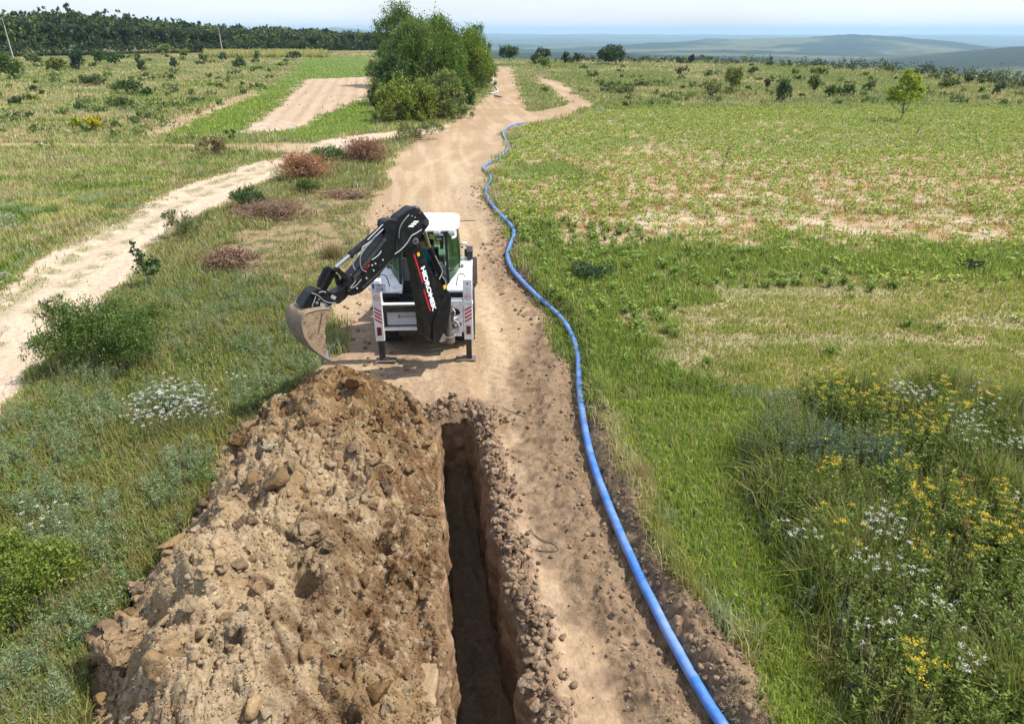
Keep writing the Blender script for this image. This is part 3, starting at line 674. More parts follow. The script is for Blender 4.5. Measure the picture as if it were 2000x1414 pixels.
for i, b in enumerate(BIG): big_clod(b[0], b[1], b[2], b[3], b[4], b[5], seed=i * 3, rot=i * 1.7)

# ------------------------------------------------------------------ vegetation builders
def blades(x, y, z, h, w_, col, lean=.35, wind=(-.05, 0), az=None):
    n = len(x); a = rng.random(n) * 6.283 if az is None else az; fa = rng.random(n) * 6.283
    l = np.abs(rng.normal(size=n)) * lean
    dx = np.cos(a) * l + wind[0]; dy = np.sin(a) * l + wind[1]
    px, py = np.cos(fa) * w_ * .5, np.sin(fa) * w_ * .5
    B = np.stack([x, y, z - .01], -1); P = np.stack([px, py, 0 * px], -1)
    m = B + np.stack([dx * h * .35, dy * h * .35, h * .6], -1); t = B + np.stack([dx * h, dy * h, h * (1 - .25 * np.clip(l, 0, 1))], -1)
    V = np.stack([B - P, B + P, m + P * .8, m - P * .8, t], 1).reshape(-1, 3)
    o = np.arange(n)[:, None] * 5; q = o + np.array([[0, 1, 2, 3]]); tr = o + np.array([[3, 2, 4]])
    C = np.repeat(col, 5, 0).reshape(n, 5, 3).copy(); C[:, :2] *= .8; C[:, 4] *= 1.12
    return V, q, tr, C.reshape(-1, 3)
def leaves(c, d, ln, wd, col):
    """rhombic leaves: centre c, direction d (unit), length, width"""
    n = len(c); r = rng.normal(size=(n, 3)); s = np.cross(d, r); s /= np.linalg.norm(s, axis=1)[:, None] + 1e-9
    L = d * ln[:, None] * .5; W = s * wd[:, None] * .5
    V = np.stack([c - L, c + W - L * .1, c + L, c - W - L * .1], 1).reshape(-1, 3)
    q = np.arange(n)[:, None] * 4 + np.array([[0, 1, 2, 3]])
    return V, q, np.repeat(col, 4, 0)
class Acc:
    def __init__(s): s.V = []; s.F = {}; s.C = []; s.n = 0
    def add(s, V, C, *fs):
        for f in fs: s.F.setdefault(f.shape[1], []).append(f + s.n)
        s.V.append(V); s.C.append(C); s.n += len(V)
    def build(s, name, m, parent=None, smooth=False):
        return mk(name, np.vstack(s.V), [np.vstack(v) for v in s.F.values()], m, np.vstack(s.C), parent, smooth)
    def blades(s, *a, **k):
        V, q, t, C = blades(*a, **k); s.add(V, C, q, t)
    def leaves(s, *a):
        V, q, C = leaves(*a); s.add(V, C, q)
    def sticks(s, A, B, r0, r1, col):
        n = len(A); d = B - A; d = d / (np.linalg.norm(d, axis=1)[:, None] + 1e-9); u = np.cross(d, [[.31, .22, .92]]); u /= np.linalg.norm(u, axis=1)[:, None] + 1e-9; v = np.cross(d, u)
        ring = [math.cos(a) * u + math.sin(a) * v for a in (0, 2.094, 4.189)]
        V = np.stack([A + q * r0[:, None] for q in ring] + [B + q * r1[:, None] for q in ring], 1).reshape(-1, 3); o = np.arange(n)[:, None] * 6
        f = np.concatenate([o + np.array([[i, (i + 1) % 3, 3 + (i + 1) % 3, 3 + i]]) for i in range(3)]); s.add(V, np.repeat(col, 6, 0), f)
def vary(c, n, a=.22, h=.08):
    c = np.asarray(c, float)
    if c.ndim == 1: c = np.repeat(c[None], n, 0)
    return c * rng.uniform(1 - a, 1 + a, (n, 1)) * rng.uniform(1 - h, 1 + h, (n, 3))
def pick(cols, p, n):
    cols = np.array(cols); p = np.array(p, float); return cols[rng.choice(len(cols), n, p=p / p.sum())]
G_LIME, G_MID, G_DARK, G_OLIVE, STRAW, SAGE, RUST = [.36,.43,.06], [.225,.30,.05], [.085,.13,.03], [.31,.30,.085], [.46,.39,.20], [.30,.34,.24], [.30,.19,.09]

def screen_pts(n, x0, x1, y0, y1):
    px = rng.uniform(x0, x1, n); py = rng.uniform(y0, y1, n); p = g(px, py); return p[:, 0], p[:, 1]
MACH = (-1.965, 14.6)
def veg_ok(x, y):
    m = ~in_trench(x, y, .1)
    m &= heap_h(x, y) < .03
    m &= ~((np.abs(x - MACH[0] + .04 * (y - 14.6)) < 1.25) & (y > 14.2) & (y < 20))
    return m

def grass_layers():
    lay = {'meadow_grass': Acc(), 'verge_grass': Acc(), 'field_grass': Acc()}
    for (n, y0, y1) in ((230000, 84, 215), (330000, 205, 420), (380000, 400, 800), (300000, 780, 1500)):
        x, y = screen_pts(n, -160, 2160, y0, y1)
        rg = Reg(x, y, nj=1); d = np.hypot(x, y)
        n1 = fbm(x * .35, y * .35, 4, 301); n2 = fbm(x * 2.1, y * 2.1, 4, 302); n0 = fbm(x * .09, y * .09, 3, 304); n4 = fbm(x * .8, y * .8, 3, 305); an = fbm(x * .13, y * 1.1, 4, 310)
        dirt = np.maximum.reduce([rg['main'], rg['bare'] * .997, rg['thintrack'] * .93, rg['ditch'] * .95, rg['pathR'] * .85])
        lr = rg['leftroad'] * np.clip(1 - (np.exp(-(LROAD(x, y) / .25) ** 2) * .12 * (n2 > .52) + np.exp(-((LROAD(x, y) - 1.15) / .3) ** 2) * .3 * (n2 > .48)), 0, 1)
        u = rng.random(n); zone = np.full(n, 0)
        dens = np.full(n, 1.0)
        field = rg['field'] > .5
        dens = np.where(field, .40 + .5 * sstep(.56, .44, an), dens)
        dens = np.where(field & (rg['sparse'] > .5), .13 + .25 * sstep(.5, .6, n2), dens)
        dens = np.where(field & (rg['dryband'] > .5), .42 + .4 * sstep(.56, .44, an), dens)
        dens = np.where(field & (rg['lush'] > .5), .85, dens)
        dens = np.where((rg['greenbelt'] > .5), .95, dens)
        dens = np.where(rg['lush2'] > .5, 1, dens)
        dens = np.where(rg['trod'] > .5, .16 + .5 * sstep(.46, .6, n4), dens)
        # worn verge of the left road: short
        keep = (u < dens) & (rng.random(n) > dirt) & (rng.random(n) > lr) & veg_ok(x, y) & (rng.random(n) > (far_z(x, y) < -.5))
        # heights by region
        H = .16 + .30 * n4
        H = np.where(field, .08 + .10 * n2, H); H = np.where((rg['dryband'] > .5) & (an > .46), .06 + .08 * n2, H); H = np.where(rg['lush'] > .5, .18 + .1 * n4, H)
        H = np.where(rg['greenbelt'] > .5, .16 + .16 * n4, H)
        H = np.where(rg['weedL'] > .5, .16 + .34 * n4, H); H = np.where(rg['sage'] > .5, .10 + .30 * n4, H); H = np.where(rg['trod'] > .5, .08 + .12 * n4, H)
        H = np.where(rg['grassR'] > .5, .09 + .14 * n4, H); H = np.where(rg['weedR'] > .5, .25 + .5 * n4, H)
        gs = np.maximum(rg['greenstrip'], rg['green2']) > .5
        H = np.where(gs, .15 + .1 * n2, H)
        H = np.where(np.abs(LROAD(x, y)) < 2.6, np.minimum(H, .18), H); H = np.where(np.abs(LROAD(x, y)) < 1.4, np.minimum(H, .07), H)
        H = H * rng.uniform(.55, 1.2, n)
        # colours
        t = rng.random(n)
        c = pick([G_OLIVE, G_MID, STRAW, SAGE, G_LIME], [.40, .26, .14, .10, .12], n)
        pt = fbm(x * .16, y * .3, 4, 306); PAL = np.array([[.17,.24,.05], [.30,.36,.08], [.50,.44,.22], G_OLIVE, [.30,.36,.20], [.17,.25,.055], [.46,.43,.16]]); c = np.where((rng.random(n) < .78)[:, None], PAL[(np.clip((pt - .28) / .44, 0, .999) * 7).astype(int)], c)
        dryp = sstep(.48, .62, n1 * .7 + n4 * .3); c = np.where((t < dryp * .75)[:, None], STRAW, c)
        gp = sstep(.52, .62, n0 * .5 + n2 * .5); c = np.where((t > 1 - gp * .7)[:, None], G_MID, c)
        c = np.where((field & (t < .9))[:, None], pick([G_MID, G_LIME, G_OLIVE, STRAW], [.2, .45, .27, .12], n), c)
        c = np.where(((rg['dryband'] > .5) & (an > .47) & (t < .75))[:, None], pick([[.29,.26,.12], G_LIME, G_OLIVE, G_MID], [.25, .3, .5, .25], n), c)
        c = np.where(((rg['sparse'] > .5) & (t < .4))[:, None], RUST, c)
        c = np.where((((rg['lush'] > .5) | (rg['lush2'] > .5)) & (t < .85))[:, None], pick([G_MID, G_LIME, G_DARK], [.6, .3, .15], n), c)
        c = np.where(((rg['greenbelt'] > .5) & (t < .9))[:, None], pick([G_MID, G_LIME, G_DARK], [.6, .2, .3], n), c)
        c = np.where(((rg['grassR'] > .5) & (t < .85))[:, None], pick([[.21,.31,.04], G_LIME, G_OLIVE, STRAW], [.5, .35, .10, .04], n), c)
        wl = rg['weedL'] > .5
        c = np.where((wl & (t < .9))[:, None], np.where(((n4 > .5) & (rng.random(n) < .5))[:, None], pick([[.30,.23,.10], [.36,.30,.14], G_OLIVE], [.3, .3, .4], n), pick([G_OLIVE, G_MID, STRAW, SAGE, G_DARK], [.34, .26, .18, .14, .12], n)), c)
        c = np.where(((rg['weedR'] > .5) & (t < .9))[:, None], pick([G_OLIVE, G_MID, STRAW, G_LIME, G_DARK], [.36, .30, .16, .10, .16], n), c)
        c = np.where((gs & (t < .9))[:, None], pick([G_MID, G_LIME], [.7, .35], n), c)
        c = np.where((rg['farfield'] > .5)[:, None], [.07, .12, .035], c)
        # far pale yellow meadow at the right beyond the field
        fy = (~field) & (x > 0) & (y > 35); c = np.where((fy & (t < .45))[:, None], pick([[.42,.38,.17], [.26,.30,.09]], [.6, .5], n), c)
        wr_ = rg['weedR'] > .5; keep &= ~(wr_ & (rng.random(n) < sstep(.48, .38, n4) * .7)); H = np.where(wr_, H * (.55 + .9 * sstep(.4, .6, n2)), H); c = np.where(wr_[:, None], c * [.76, .8, .7], c); sg_ = rg['sage'] > .5; c = np.where(sg_[:, None], c * [.84, .88, .74], c)
        c = vary(c, n)
        k = keep; w_ = np.clip(.008 + d * .00062, .006, .10) * rng.uniform(.7, 1.4, n) * (1 + .35 * (d > 60))
        z = ground_z(x, y) + far_z(x, y)
        name = np.where(field | (rg['grassR'] > .5) | (rg['greenbelt'] > .5), 2, np.where(wl | (rg['weedR'] > .5), 1, 0))
        for i, nm in enumerate(lay):
            s = k & (name == i)
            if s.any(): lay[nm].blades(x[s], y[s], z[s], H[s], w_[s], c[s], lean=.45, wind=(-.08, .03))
    for nm, lb in (('meadow_grass', 'tall green and straw coloured grass of the open meadows'), ('verge_grass', 'long mixed grass on the weedy strips beside the dirt roads'), ('field_grass', 'short green grass and weeds covering the crop field and its edge')):
        tag(lay[nm].build(nm, M_FOL), lb, 'grass', kind='stuff')
grass_layers()

def stem_herbs(acc, x, y, z, H, leafc, stemc, nl=26, ll=.05, lw=.012, spread=.10, up=.5, nst=3, flower=None, fc=None, fs=.02, nf=14, fflat=True):
    """bushy herbs: several upright stems carrying narrow leaves, optional flat flower heads"""
    n = len(x)
    for s_ in range(nst):
        a = rng.random(n) * 6.28; le = rng.random(n) * spread * 2.2; hh = H * rng.uniform(.7, 1.05, n)
        A = np.stack([x, y, z], -1); B = A + np.stack([np.cos(a) * le, np.sin(a) * le, hh], -1)
        acc.sticks(A, B, np.full(n, .0035), np.full(n, .0015), vary(stemc, n))
        t = rng.uniform(.15, 1, (n, nl)); C = A[:, None] + (B - A)[:, None] * t[..., None]
        b = rng.random((n, nl)) * 6.28; u = rng.uniform(.2, .2 + up, (n, nl)); hor = np.sqrt(np.clip(1 - u * u, 0, 1))
        D = np.stack([np.cos(b) * hor, np.sin(b) * hor, u], -1); L = ll * rng.uniform(.6, 1.3, (n, nl)) * (1.25 - .6 * t)
        C = C + D * L[..., None] * .5
        acc.leaves(C.reshape(-1, 3), D.reshape(-1, 3), L.ravel(), np.full(n * nl, lw) * rng.uniform(.7, 1.3, n * nl), np.repeat(vary(leafc, n, .25), nl, 0) * rng.uniform(.8, 1.2, (n * nl, 1)))
        if flower:
            m = n * nf; P = np.repeat(B, nf, 0) + np.stack([rng.normal(size=m) * fs * 1.6, rng.normal(size=m) * fs * 1.6, rng.normal(size=m) * fs * .5 + .01], -1)
            dd = rng.normal(size=(m, 3)) * [1, 1, .12]; dd /= np.linalg.norm(dd, axis=1)[:, None]
            V, q, CC = leaves(P, dd, np.full(m, fs), np.full(m, fs), vary(fc, m, .12, .03)); acc.add(V, CC, q)
def region_pts(n, key, x0, x1, y0, y1, nf=None, thr=.5, scale=1.):
    x, y = screen_pts(n, x0, x1, y0, y1); rg = Reg(x, y, nj=1); m = (rg[key] > .5) & veg_ok(x, y) & (rg['main'] < .5) & (rg['leftroad'] < .5)
    if nf is not None: m &= fbm(x * scale, y * scale, 3, nf) + .5 * (fbm(x * 5, y * 5, 2, nf + 50) - .5) + rng.normal(size=len(x)) * .06 > thr
    return x[m], y[m]
def herbs():
    a = Acc(); x, y = region_pts(4800, 'sage', -100, 640, 540, 1500, 700, .55, .9)
    stem_herbs(a, x, y, ground_z(x, y), .30 + .25 * rng.random(len(x)), [.25, .32, .17], [.23, .26, .12], nl=24, ll=.075, lw=.011, nst=3, spread=.07, up=.65)
    x, y = region_pts(2600, 'sage', -100, 640, 520, 1500, 701, .5, 1.1)
    stem_herbs(a, x, y, ground_z(x, y), .25 + .2 * rng.random(len(x)), [.17, .25, .07], [.15, .2, .07], nl=20, ll=.07, lw=.018, nst=3, spread=.1)
    x, y = region_pts(600, 'weedR', 1480, 2150, 820, 1500, 702, .5, 1.2)
    stem_herbs(a, x, y, ground_z(x, y), .35 + .3 * rng.random(len(x)), [.20, .27, .20], [.15, .18, .09], nl=30, ll=.05, lw=.014, nst=4, spread=.08)
    tag(a.build('mugwort', M_FOL), 'silvery grey green wormwood herbs among the verge grass', 'herbs', kind='stuff')
    b = Acc(); x, y = region_pts(2600, 'weedR', 1480, 2150, 780, 1500, 703, .48, .9)
    stem_herbs(b, x, y, ground_z(x, y), .5 + .45 * rng.random(len(x)), [.15, .20, .032], [.14, .16, .04], nl=30, ll=.08, lw=.028, nst=3, spread=.14, up=.3)
    tag(b.build('weeds', M_FOL), 'dark green leafy weeds in the tall patch at the lower right', 'weeds', kind='stuff')
    # tansy: yellow flat heads
    def spots(P, n, r):
        X, Y = [], []
        for (px, py) in P:
            c = g(px, py + 18); X.append(c[0] + rng.normal(size=n) * r); Y.append(c[1] + rng.normal(size=n) * r)
        return np.concatenate(X), np.concatenate(Y)
    t = Acc()
    x, y = spots([(1600,810),(1640,825),(1680,830),(1730,850),(1770,860),(1800,860),(1850,850),(1900,820),(1620,800),(1700,815),(1830,810),(1740,905),(1800,900),(1765,1035),(1800,1040),(1855,1030),(1890,1080),(1930,1090),(1770,1110),(1870,1120),(1600,970),(1960,1110),(1610,1090),(1780,1380),(1740,1395),(1950,1040),(1720,960)], 6, .17)
    stem_herbs(t, x, y, ground_z(x, y), .82 + .25 * rng.random(len(x)), [.16, .22, .035], [.15, .19, .06], nl=34, ll=.09, lw=.03, nst=2, spread=.09, flower=1, fc=[.80, .56, .04], fs=.014, nf=24)
    tag(t.build('tansy', M_FOL), 'tansy plants with flat yellow flower heads in the tall weeds', 'flowers', kind='stuff')
    y_ = Acc()
    x, y = spots([(290,815),(330,800),(350,785),(370,815),(400,800),(405,830),(330,835),(300,845)], 8, .13)
    x2, y2 = spots([(1730,800),(1760,815),(1790,825),(1860,890),(1880,910),(1700,1090),(1710,1110),(1820,1260),(1710,1290),(1960,930),(1990,925),(1850,870),(1690,1075),(1750,1170),(1680,1180),(1880,1388),(1560,1100),(1990,1060),(20,430),(40,450),(1905,830)], 4, .10)
    x3, y3 = spots([(60,1075),(100,1050),(10,1040),(460,760),(30,560)], 2, .12)
    x = np.concatenate([x, x2, x3]); y = np.concatenate([y, y2, y3])
    stem_herbs(y_, x, y, ground_z(x, y), np.where(x > 0, .82, .58) + .15 * rng.random(len(x)), [.10, .14, .06], [.12, .15, .07], nl=14, ll=.05, lw=.012, nst=3, spread=.12, flower=1, fc=[.86, .86, .80], fs=.011, nf=24)
    tag(y_.build('yarrow', M_FOL), 'yarrow plants with flat white flower heads scattered in the weeds', 'flowers', kind='stuff')
herbs()

# ------------------------------------------------------------------ crop plants
def crop_mesh(seed, size=1.):
    r = np.random.default_rng(seed); a = Acc(); n = 52
    b = r.random(n) * 6.28; el = r.uniform(.15, .9, n); rad = r.uniform(.03, .16, n) * size; hz = r.uniform(.04, .24, n) * size
    P = np.stack([np.cos(b) * rad, np.sin(b) * rad, hz], -1); D = np.stack([np.cos(b), np.sin(b), el * .5 - .1], -1); D /= np.linalg.norm(D, axis=1)[:, None]
    a.leaves(P, D, r.uniform(.06, .105, n) * size, r.uniform(.035, .065, n) * size, np.array([.23, .32, .06]) * r.uniform(.65, 1.5, (n, 1)))
    a.sticks(np.zeros((n, 3)), P, np.full(n, .004), np.full(n, .002), np.repeat([[.14, .18, .06]], n, 0)); return a
def crops():
    # rows run away from the camera; the row lines lie .62 m apart
    dirv = np.array([math.sin(R(-2.0)), math.cos(R(-2.0))]); nv = np.array([dirv[1], -dirv[0]])
    S, T = np.meshgrid(np.arange(-6, 130), np.arange(0, 420)); s = S.ravel() * .62 + 0.; t = T.ravel() * .3 + 14
    t = t + rng.normal(size=len(t)) * .15; s = s + rng.normal(size=len(s)) * (.05 + .004 * t)
    x = nv[0] * s + dirv[0] * t; y = nv[1] * s + dirv[1] * t
    px, py, _ = proj(x, y); rg = Reg(x, y, nj=1)
    nz = fbm(x * .6, y * .6, 3, 800)
    an = fbm(x * .13, y * 1.1, 4, 310); pr = .5 + .5 * sstep(.56, .44, an); pr = np.where(rg['sparse'] > .5, .35 + .6 * sstep(.5, .6, nz), pr); pr = np.where(py < 350, .45 + .55 * sstep(.56, .44, an), pr)
    pr = np.where((rg['lush'] > .5), .4, pr); pr = np.where((py > 570) & (px > 1320), .05, pr); pr = np.where((px < 1260) & (py > 360) & (py < 640), .85, pr)
    m = (rg['field'] > .5) & (rng.random(len(x)) < pr) & (px > -100) & (px < 2250) & (rg['lush2'] < .5); x, y, px, py = x[m], y[m], px[m], py[m]
    near = np.argsort(np.hypot(x, y) + .6 * np.abs(x - 2.5))[:280]; isn = np.zeros(len(x), bool); isn[near] = True
    protos = [crop_mesh(s_) for s_ in range(4)]
    pm = []
    z = ground_z(x, y)
    for k, i in enumerate(near):
        j = k % 4
        if k < 4:
            o = protos[j].build('crop_plant', M_FOL); pm.append(o)
        else:
            o = pm[j].copy(); COL.objects.link(o)
        tag(o, 'low broad leaved crop plant in the thin rows right of the blue pipe', 'crop plant', 'crop plants in rows right of the blue pipe')
        o.location = (x[i], y[i], z[i]); o.rotation_euler = (0, 0, rng.random() * 6.28); sc = rng.uniform(.7, 1.25); o.scale = (sc, sc, sc * rng.uniform(.8, 1.3))
    f = Acc(); x, y, z = x[~isn], y[~isn], z[~isn]; n = len(x); d = np.hypot(x, y); nl = 18
    b = rng.random((n, nl)) * 6.28; rad = rng.uniform(.02, .2, (n, nl)); P = np.stack([x[:, None] + np.cos(b) * rad, y[:, None] + np.sin(b) * rad, z[:, None] + rng.uniform(.04, .27, (n, nl))], -1).reshape(-1, 3)
    D = np.stack([np.cos(b), np.sin(b), rng.uniform(-.1, .5, (n, nl))], -1).reshape(-1, 3); D /= np.linalg.norm(D, axis=1)[:, None]
    f.leaves(P, D, rng.uniform(.09, .15, n * nl), rng.uniform(.05, .10, n * nl), vary(pick([[.30, .38, .055], [.21, .30, .05], [.40, .42, .12]], [.5, .35, .15], n * nl), n * nl, .3))
    tag(f.build('crop_rows', M_FOL), 'bright green crop rows filling the far part of the field', 'crop', kind='stuff')
    print('crops', n, len(near))
crops()

# ------------------------------------------------------------------ trees and shrubs
def crown(acc, lobes, nclump, nleaf, ls, col, spiky=.0, shell=.65, dark=None, cl=.16, gap=0.0):
    """leaf clumps through the volume of several ellipsoids"""
    vol = np.array([l[3] * l[4] * l[5] for l in lobes]) ** (2 / 3); cnt = np.maximum((nclump * vol / vol.sum()).astype(int), 3)
    for (cx, cy, cz, rx, ry, rz), k in zip(lobes, cnt):
        d = rng.normal(size=(k, 3)); d /= np.linalg.norm(d, axis=1)[:, None]; d[:, 2] = np.where(d[:, 2] < -.5, -d[:, 2], d[:, 2])
        r = shell + (1.05 - shell) * rng.random(k) ** .7; r *= rng.uniform(.85, 1.12, k)
        P = np.array([cx, cy, cz]) + d * np.array([rx, ry, rz]) * r[:, None]
        m = (rx + ry + rz) / 3; cs = m * cl * rng.uniform(.6, 1.4, k)
        tone = rng.uniform(.7, 1.3, (k, 1)) * rng.uniform(.92, 1.08, (k, 3))
        L = rng.normal(size=(k, nleaf, 3)) * cs[:, None, None] * np.array([1, 1, 1 + .9 * spiky]) * .7
        Q = P[:, None] + L
        D = d[:, None] * .6 + rng.normal(size=(k, nleaf, 3)) * .7 + np.array([0, 0, .25 + spiky * 1.3]); D /= np.linalg.norm(D, axis=2)[..., None]
        c = np.repeat(np.array([col]), k, 0) * tone; c = np.repeat(c, nleaf, 0) * rng.uniform(.7, 1.35, (k * nleaf, 1))
        acc.leaves(Q.reshape(-1, 3), D.reshape(-1, 3), ls * rng.uniform(.6, 1.4, k * nleaf), ls * .55 * rng.uniform(.6, 1.4, k * nleaf), c)
def limbs(acc, base, lobes, r0, col, h0=.25):
    A, B, ra, rb = [], [], [], []
    ztop = max(l[2] for l in lobes)
    segs = 4; p = np.array(base, float); tips = []
    top = np.array([np.mean([l[0] for l in lobes]), np.mean([l[1] for l in lobes]), ztop * .75])
    for s in range(segs):
        q = p + (top - np.array(base)) / segs + rng.normal(size=3) * [.04, .04, 0] * ztop * .3
        A.append(p); B.append(q); ra.append(r0 * (1 - s / segs * .7)); rb.append(r0 * (1 - (s + 1) / segs * .7)); tips.append(q); p = q
    for l in lobes:
        for k in range(3):
            st = tips[rng.integers(0, 3)]; en = np.array(l[:3]) + rng.normal(size=3) * np.array(l[3:]) * .45
            mid = (st + en) / 2 + rng.normal(size=3) * .06 * ztop
            A += [st, mid]; B += [mid, en]; ra += [r0 * .4, r0 * .25]; rb += [r0 * .25, r0 * .08]
    A, B = np.array(A), np.array(B); acc.sticks(A, B, np.array(ra), np.array(rb), vary(col, len(A), .15))
def tree(name, label, cat, X, Y, lobes, nclump, nleaf, ls, col, group=None, r0=.08, spiky=0., shell=.6, cl=.16, barkc=(.14, .11, .08), zoff=0):
    z = float(ground_z(np.array([X]), np.array([Y]))[0] + far_z(np.array([X]), np.array([Y]))[0]) + zoff
    root = empty(name, (X, Y, z)); tag(root, label, cat, group)
    a = Acc(); crown(a, lobes, nclump, nleaf, ls, col, spiky, shell, cl=cl); a.build('crown', M_FOL, root)
    b = Acc(); limbs(b, (0, 0, -.05), lobes, r0, barkc); b.build('trunk', M_STEM, root)
    return root
def shrub(px, py, wpx, hpx, label, col=G_DARK, name='shrub', cat='shrub', n=60, nl=20, group='shrubs in the meadows', spiky=.2, nlobe=5, tall=1., shell=.45, r0=None, dd=None):
    col = [c * 1.4 for c in col]; n = int(n * 1.3)
    """shrub whose base stands at pixel px,py and which looks wpx wide, hpx high"""
    p = g(px, py) if dd is None else ray(px, py)[:2] / np.linalg.norm(ray(px, py)[:2]) * dd
    dep = proj(p[0], p[1])[2]; W = wpx / F * dep; H = hpx / F * dep / math.cos(PITCH) * .97
    lobes = []
    for k in range(nlobe):
        f = rng.random(); rr = W * .5 * rng.uniform(.38, .6)
        zc = H * rng.uniform(.3, .72); lobes.append(((rng.random() - .5) * (W - rr * 1.6), (rng.random() - .5) * (W - rr * 1.6), zc, rr, rr, min(H - zc, H * .38)))
    lobes.append((0, 0, H * .62, W * .22, W * .22, H * .36))
    ls = max(dep * 1.9 / 696 * 1.1, .05)
    tree(name, label, cat, p[0], p[1], lobes, n, nl, ls, col, group, r0 or max(.02, H * .012), spiky, shell, cl=.20)

def clump_trees():
    gp = 'trees and bushes of the dense clump by the dirt road'
    def T(px, py, wpx, y_top, label, col, n, name='tree', sp=.35, depthoff=0, cat='tree', low=.25, nl=48, ls=.22, nlobe=14):
        n = int(n * 1.9); col = [col[0] * 1.3, col[1] * 1.35, col[2] * 1.0]
        p = g(px, py); dep = proj(p[0], p[1])[2]; W = wpx / F * dep
        el = math.atan((PH / 2 - y_top) / F) - PITCH; H = CH + math.hypot(*p) * math.tan(el)
        lobes = []
        for k in range(nlobe):
            rr = W * rng.uniform(.18, .27); zc = H * rng.uniform(low, .84); t = 1 - max(0, zc / H - .45) * 1.1
            lobes.append(((rng.random() - .5) * (W - 1.5 * rr) * t, (rng.random() - .5) * (W - 1.5 * rr) * t, zc, rr, rr, rr * 1.25))
        lobes.append((rng.normal() * .1, 0, H - W * .2, W * .15, W * .15, W * .2))
        if low < .3:
            for k in range(4): lobes.append(((k / 3 - .5) * W * .7, -W * .18, H * .16, W * .17, W * .17, H * .17))
        tree(name, label, cat, p[0], p[1], lobes, n, nl, ls, col, gp, r0=.14, spiky=sp, shell=.62, cl=.19)
    T(785, 168, 125, 24, 'tallest tree of the clump, round dark top at its left end', [.075, .12, .03], 240, sp=.3, nlobe=10)
    T(935, 160, 62, 42, 'slender pointed tree at the right end of the clump', [.085, .14, .055], 110, sp=.6, ls=.2)
    T(762, 205, 90, 118, 'dark bushy tree forming the left flank of the clump', [.055, .09, .025], 170)
    T(820, 190, 120, 55, 'broad mid green tree in the middle left of the clump', [.10, .15, .035], 270, sp=.9)
    T(868, 185, 110, 45, 'tree with many upright shoots in the middle of the clump', [.10, .155, .03], 270, sp=1.1)
    T(912, 180, 100, 68, 'yellowish green tree on the right side of the clump', [.13, .175, .03], 220, sp=.5)
    T(940, 172, 58, 92, 'low green tree at the roadside end of the clump', [.11, .16, .03], 130)
    T(800, 236, 130, 178, 'yellow green bush at the front left foot of the clump', [.15, .17, .035], 130, name='bush', cat='bush', low=.22, nlobe=9)
    T(862, 230, 120, 168, 'grey green bush at the front foot of the clump beside the road', [.12, .145, .05], 120, name='bush', cat='bush', low=.22, nlobe=9)
    T(735, 222, 40, 160, 'pale thin bush at the left foot of the clump', [.13, .16, .06], 50, name='bush', cat='bush', low=.3, nlobe=5)
    T(905, 215, 60, 160, 'deep green bush under the yellowish tree of the clump', [.08, .13, .03], 90, name='bush', cat='bush', low=.3, nlobe=5)
clump_trees()

# --- meadow shrubs, left
LS = [
 (20,160,44,54,'oval dark shrub at the far left edge of the photo',G_DARK,130,.2),
 (152,139,28,32,'dark conical shrub left of the small leaning sapling in the meadow',[.035,.06,.03],70,.6),
 (120,140,44,22,'yellow olive bush joined to the left of the dark conical shrub',[.10,.11,.02],60,.1),
 (70,128,40,18,'low olive bush between the oval shrub and the conical shrub',[.09,.11,.03],40,.1),
 (278,144,14,32,'thin upright sapling alone in the left meadow',[.07,.10,.04],30,.8),
 (195,125,30,24,'bush in front of the dark part of the forest edge',[.06,.09,.03],50,.2),
 (232,131,46,24,'wide low green bush right of the forest edge bush',[.07,.11,.03],60,.1),
 (388,103,32,25,'purple leaved bush at the forest edge',[.055,.022,.03],70,.1),
 (325,108,42,18,'light green bush along the forest edge left of the purple one',[.13,.17,.04],50,.1),
 (365,112,26,13,'small lime bush just below the purple bush',[.17,.20,.04],30,.1),
 (398,126,14,18,'small pale bush right of the purple bush',[.13,.16,.07],20,.2),
 (340,134,18,18,'small dark sapling with bare side twigs',[.05,.07,.04],20,.6),
 (435,122,16,16,'grey green bush near the foot of the second pole',[.10,.13,.06],24,.2),
 (467,136,26,20,'round green bush below the yellow strip of the forest edge',[.08,.12,.04],36,.2),
 (502,120,20,16,'small green bush right of the round one at the yellow strip',[.10,.14,.04],24,.2),
 (250,186,60,24,'broad low green bush in the middle of the left meadow',[.06,.10,.025],70,.1),
 (300,190,40,16,'flat bush right of the broad one in the left meadow',[.07,.11,.03],36,.1),
 (190,168,60,20,'loose olive bush in the left meadow behind the broad one',[.08,.11,.03],50,.2),
 (235,212,60,18,'low weedy bush in front of the broad one in the left meadow',[.08,.11,.03],44,.1),
 (150,252,36,22,'lime green goldenrod clump near the thin dirt track',[.20,.23,.02],50,.3),
 (180,255,36,22,'yellow flowering goldenrod clump right of the lime one',[.34,.30,.02],50,.3),
 (35,205,30,14,'dark low bush at the left edge below the oval shrub',[.06,.09,.03],30,.1),
 (420,305,60,34,'olive and rusty bush where the tracks meet',[.19,.16,.07],80,.3),
 (575,118,34,14,'low green bush at the end of the forest edge',[.08,.11,.03],30,.2),
]
for (px, py, w_, h_, lb, c_, n_, s_) in LS: shrub(px, py, w_, h_, lb, c_, n=n_, spiky=s_)
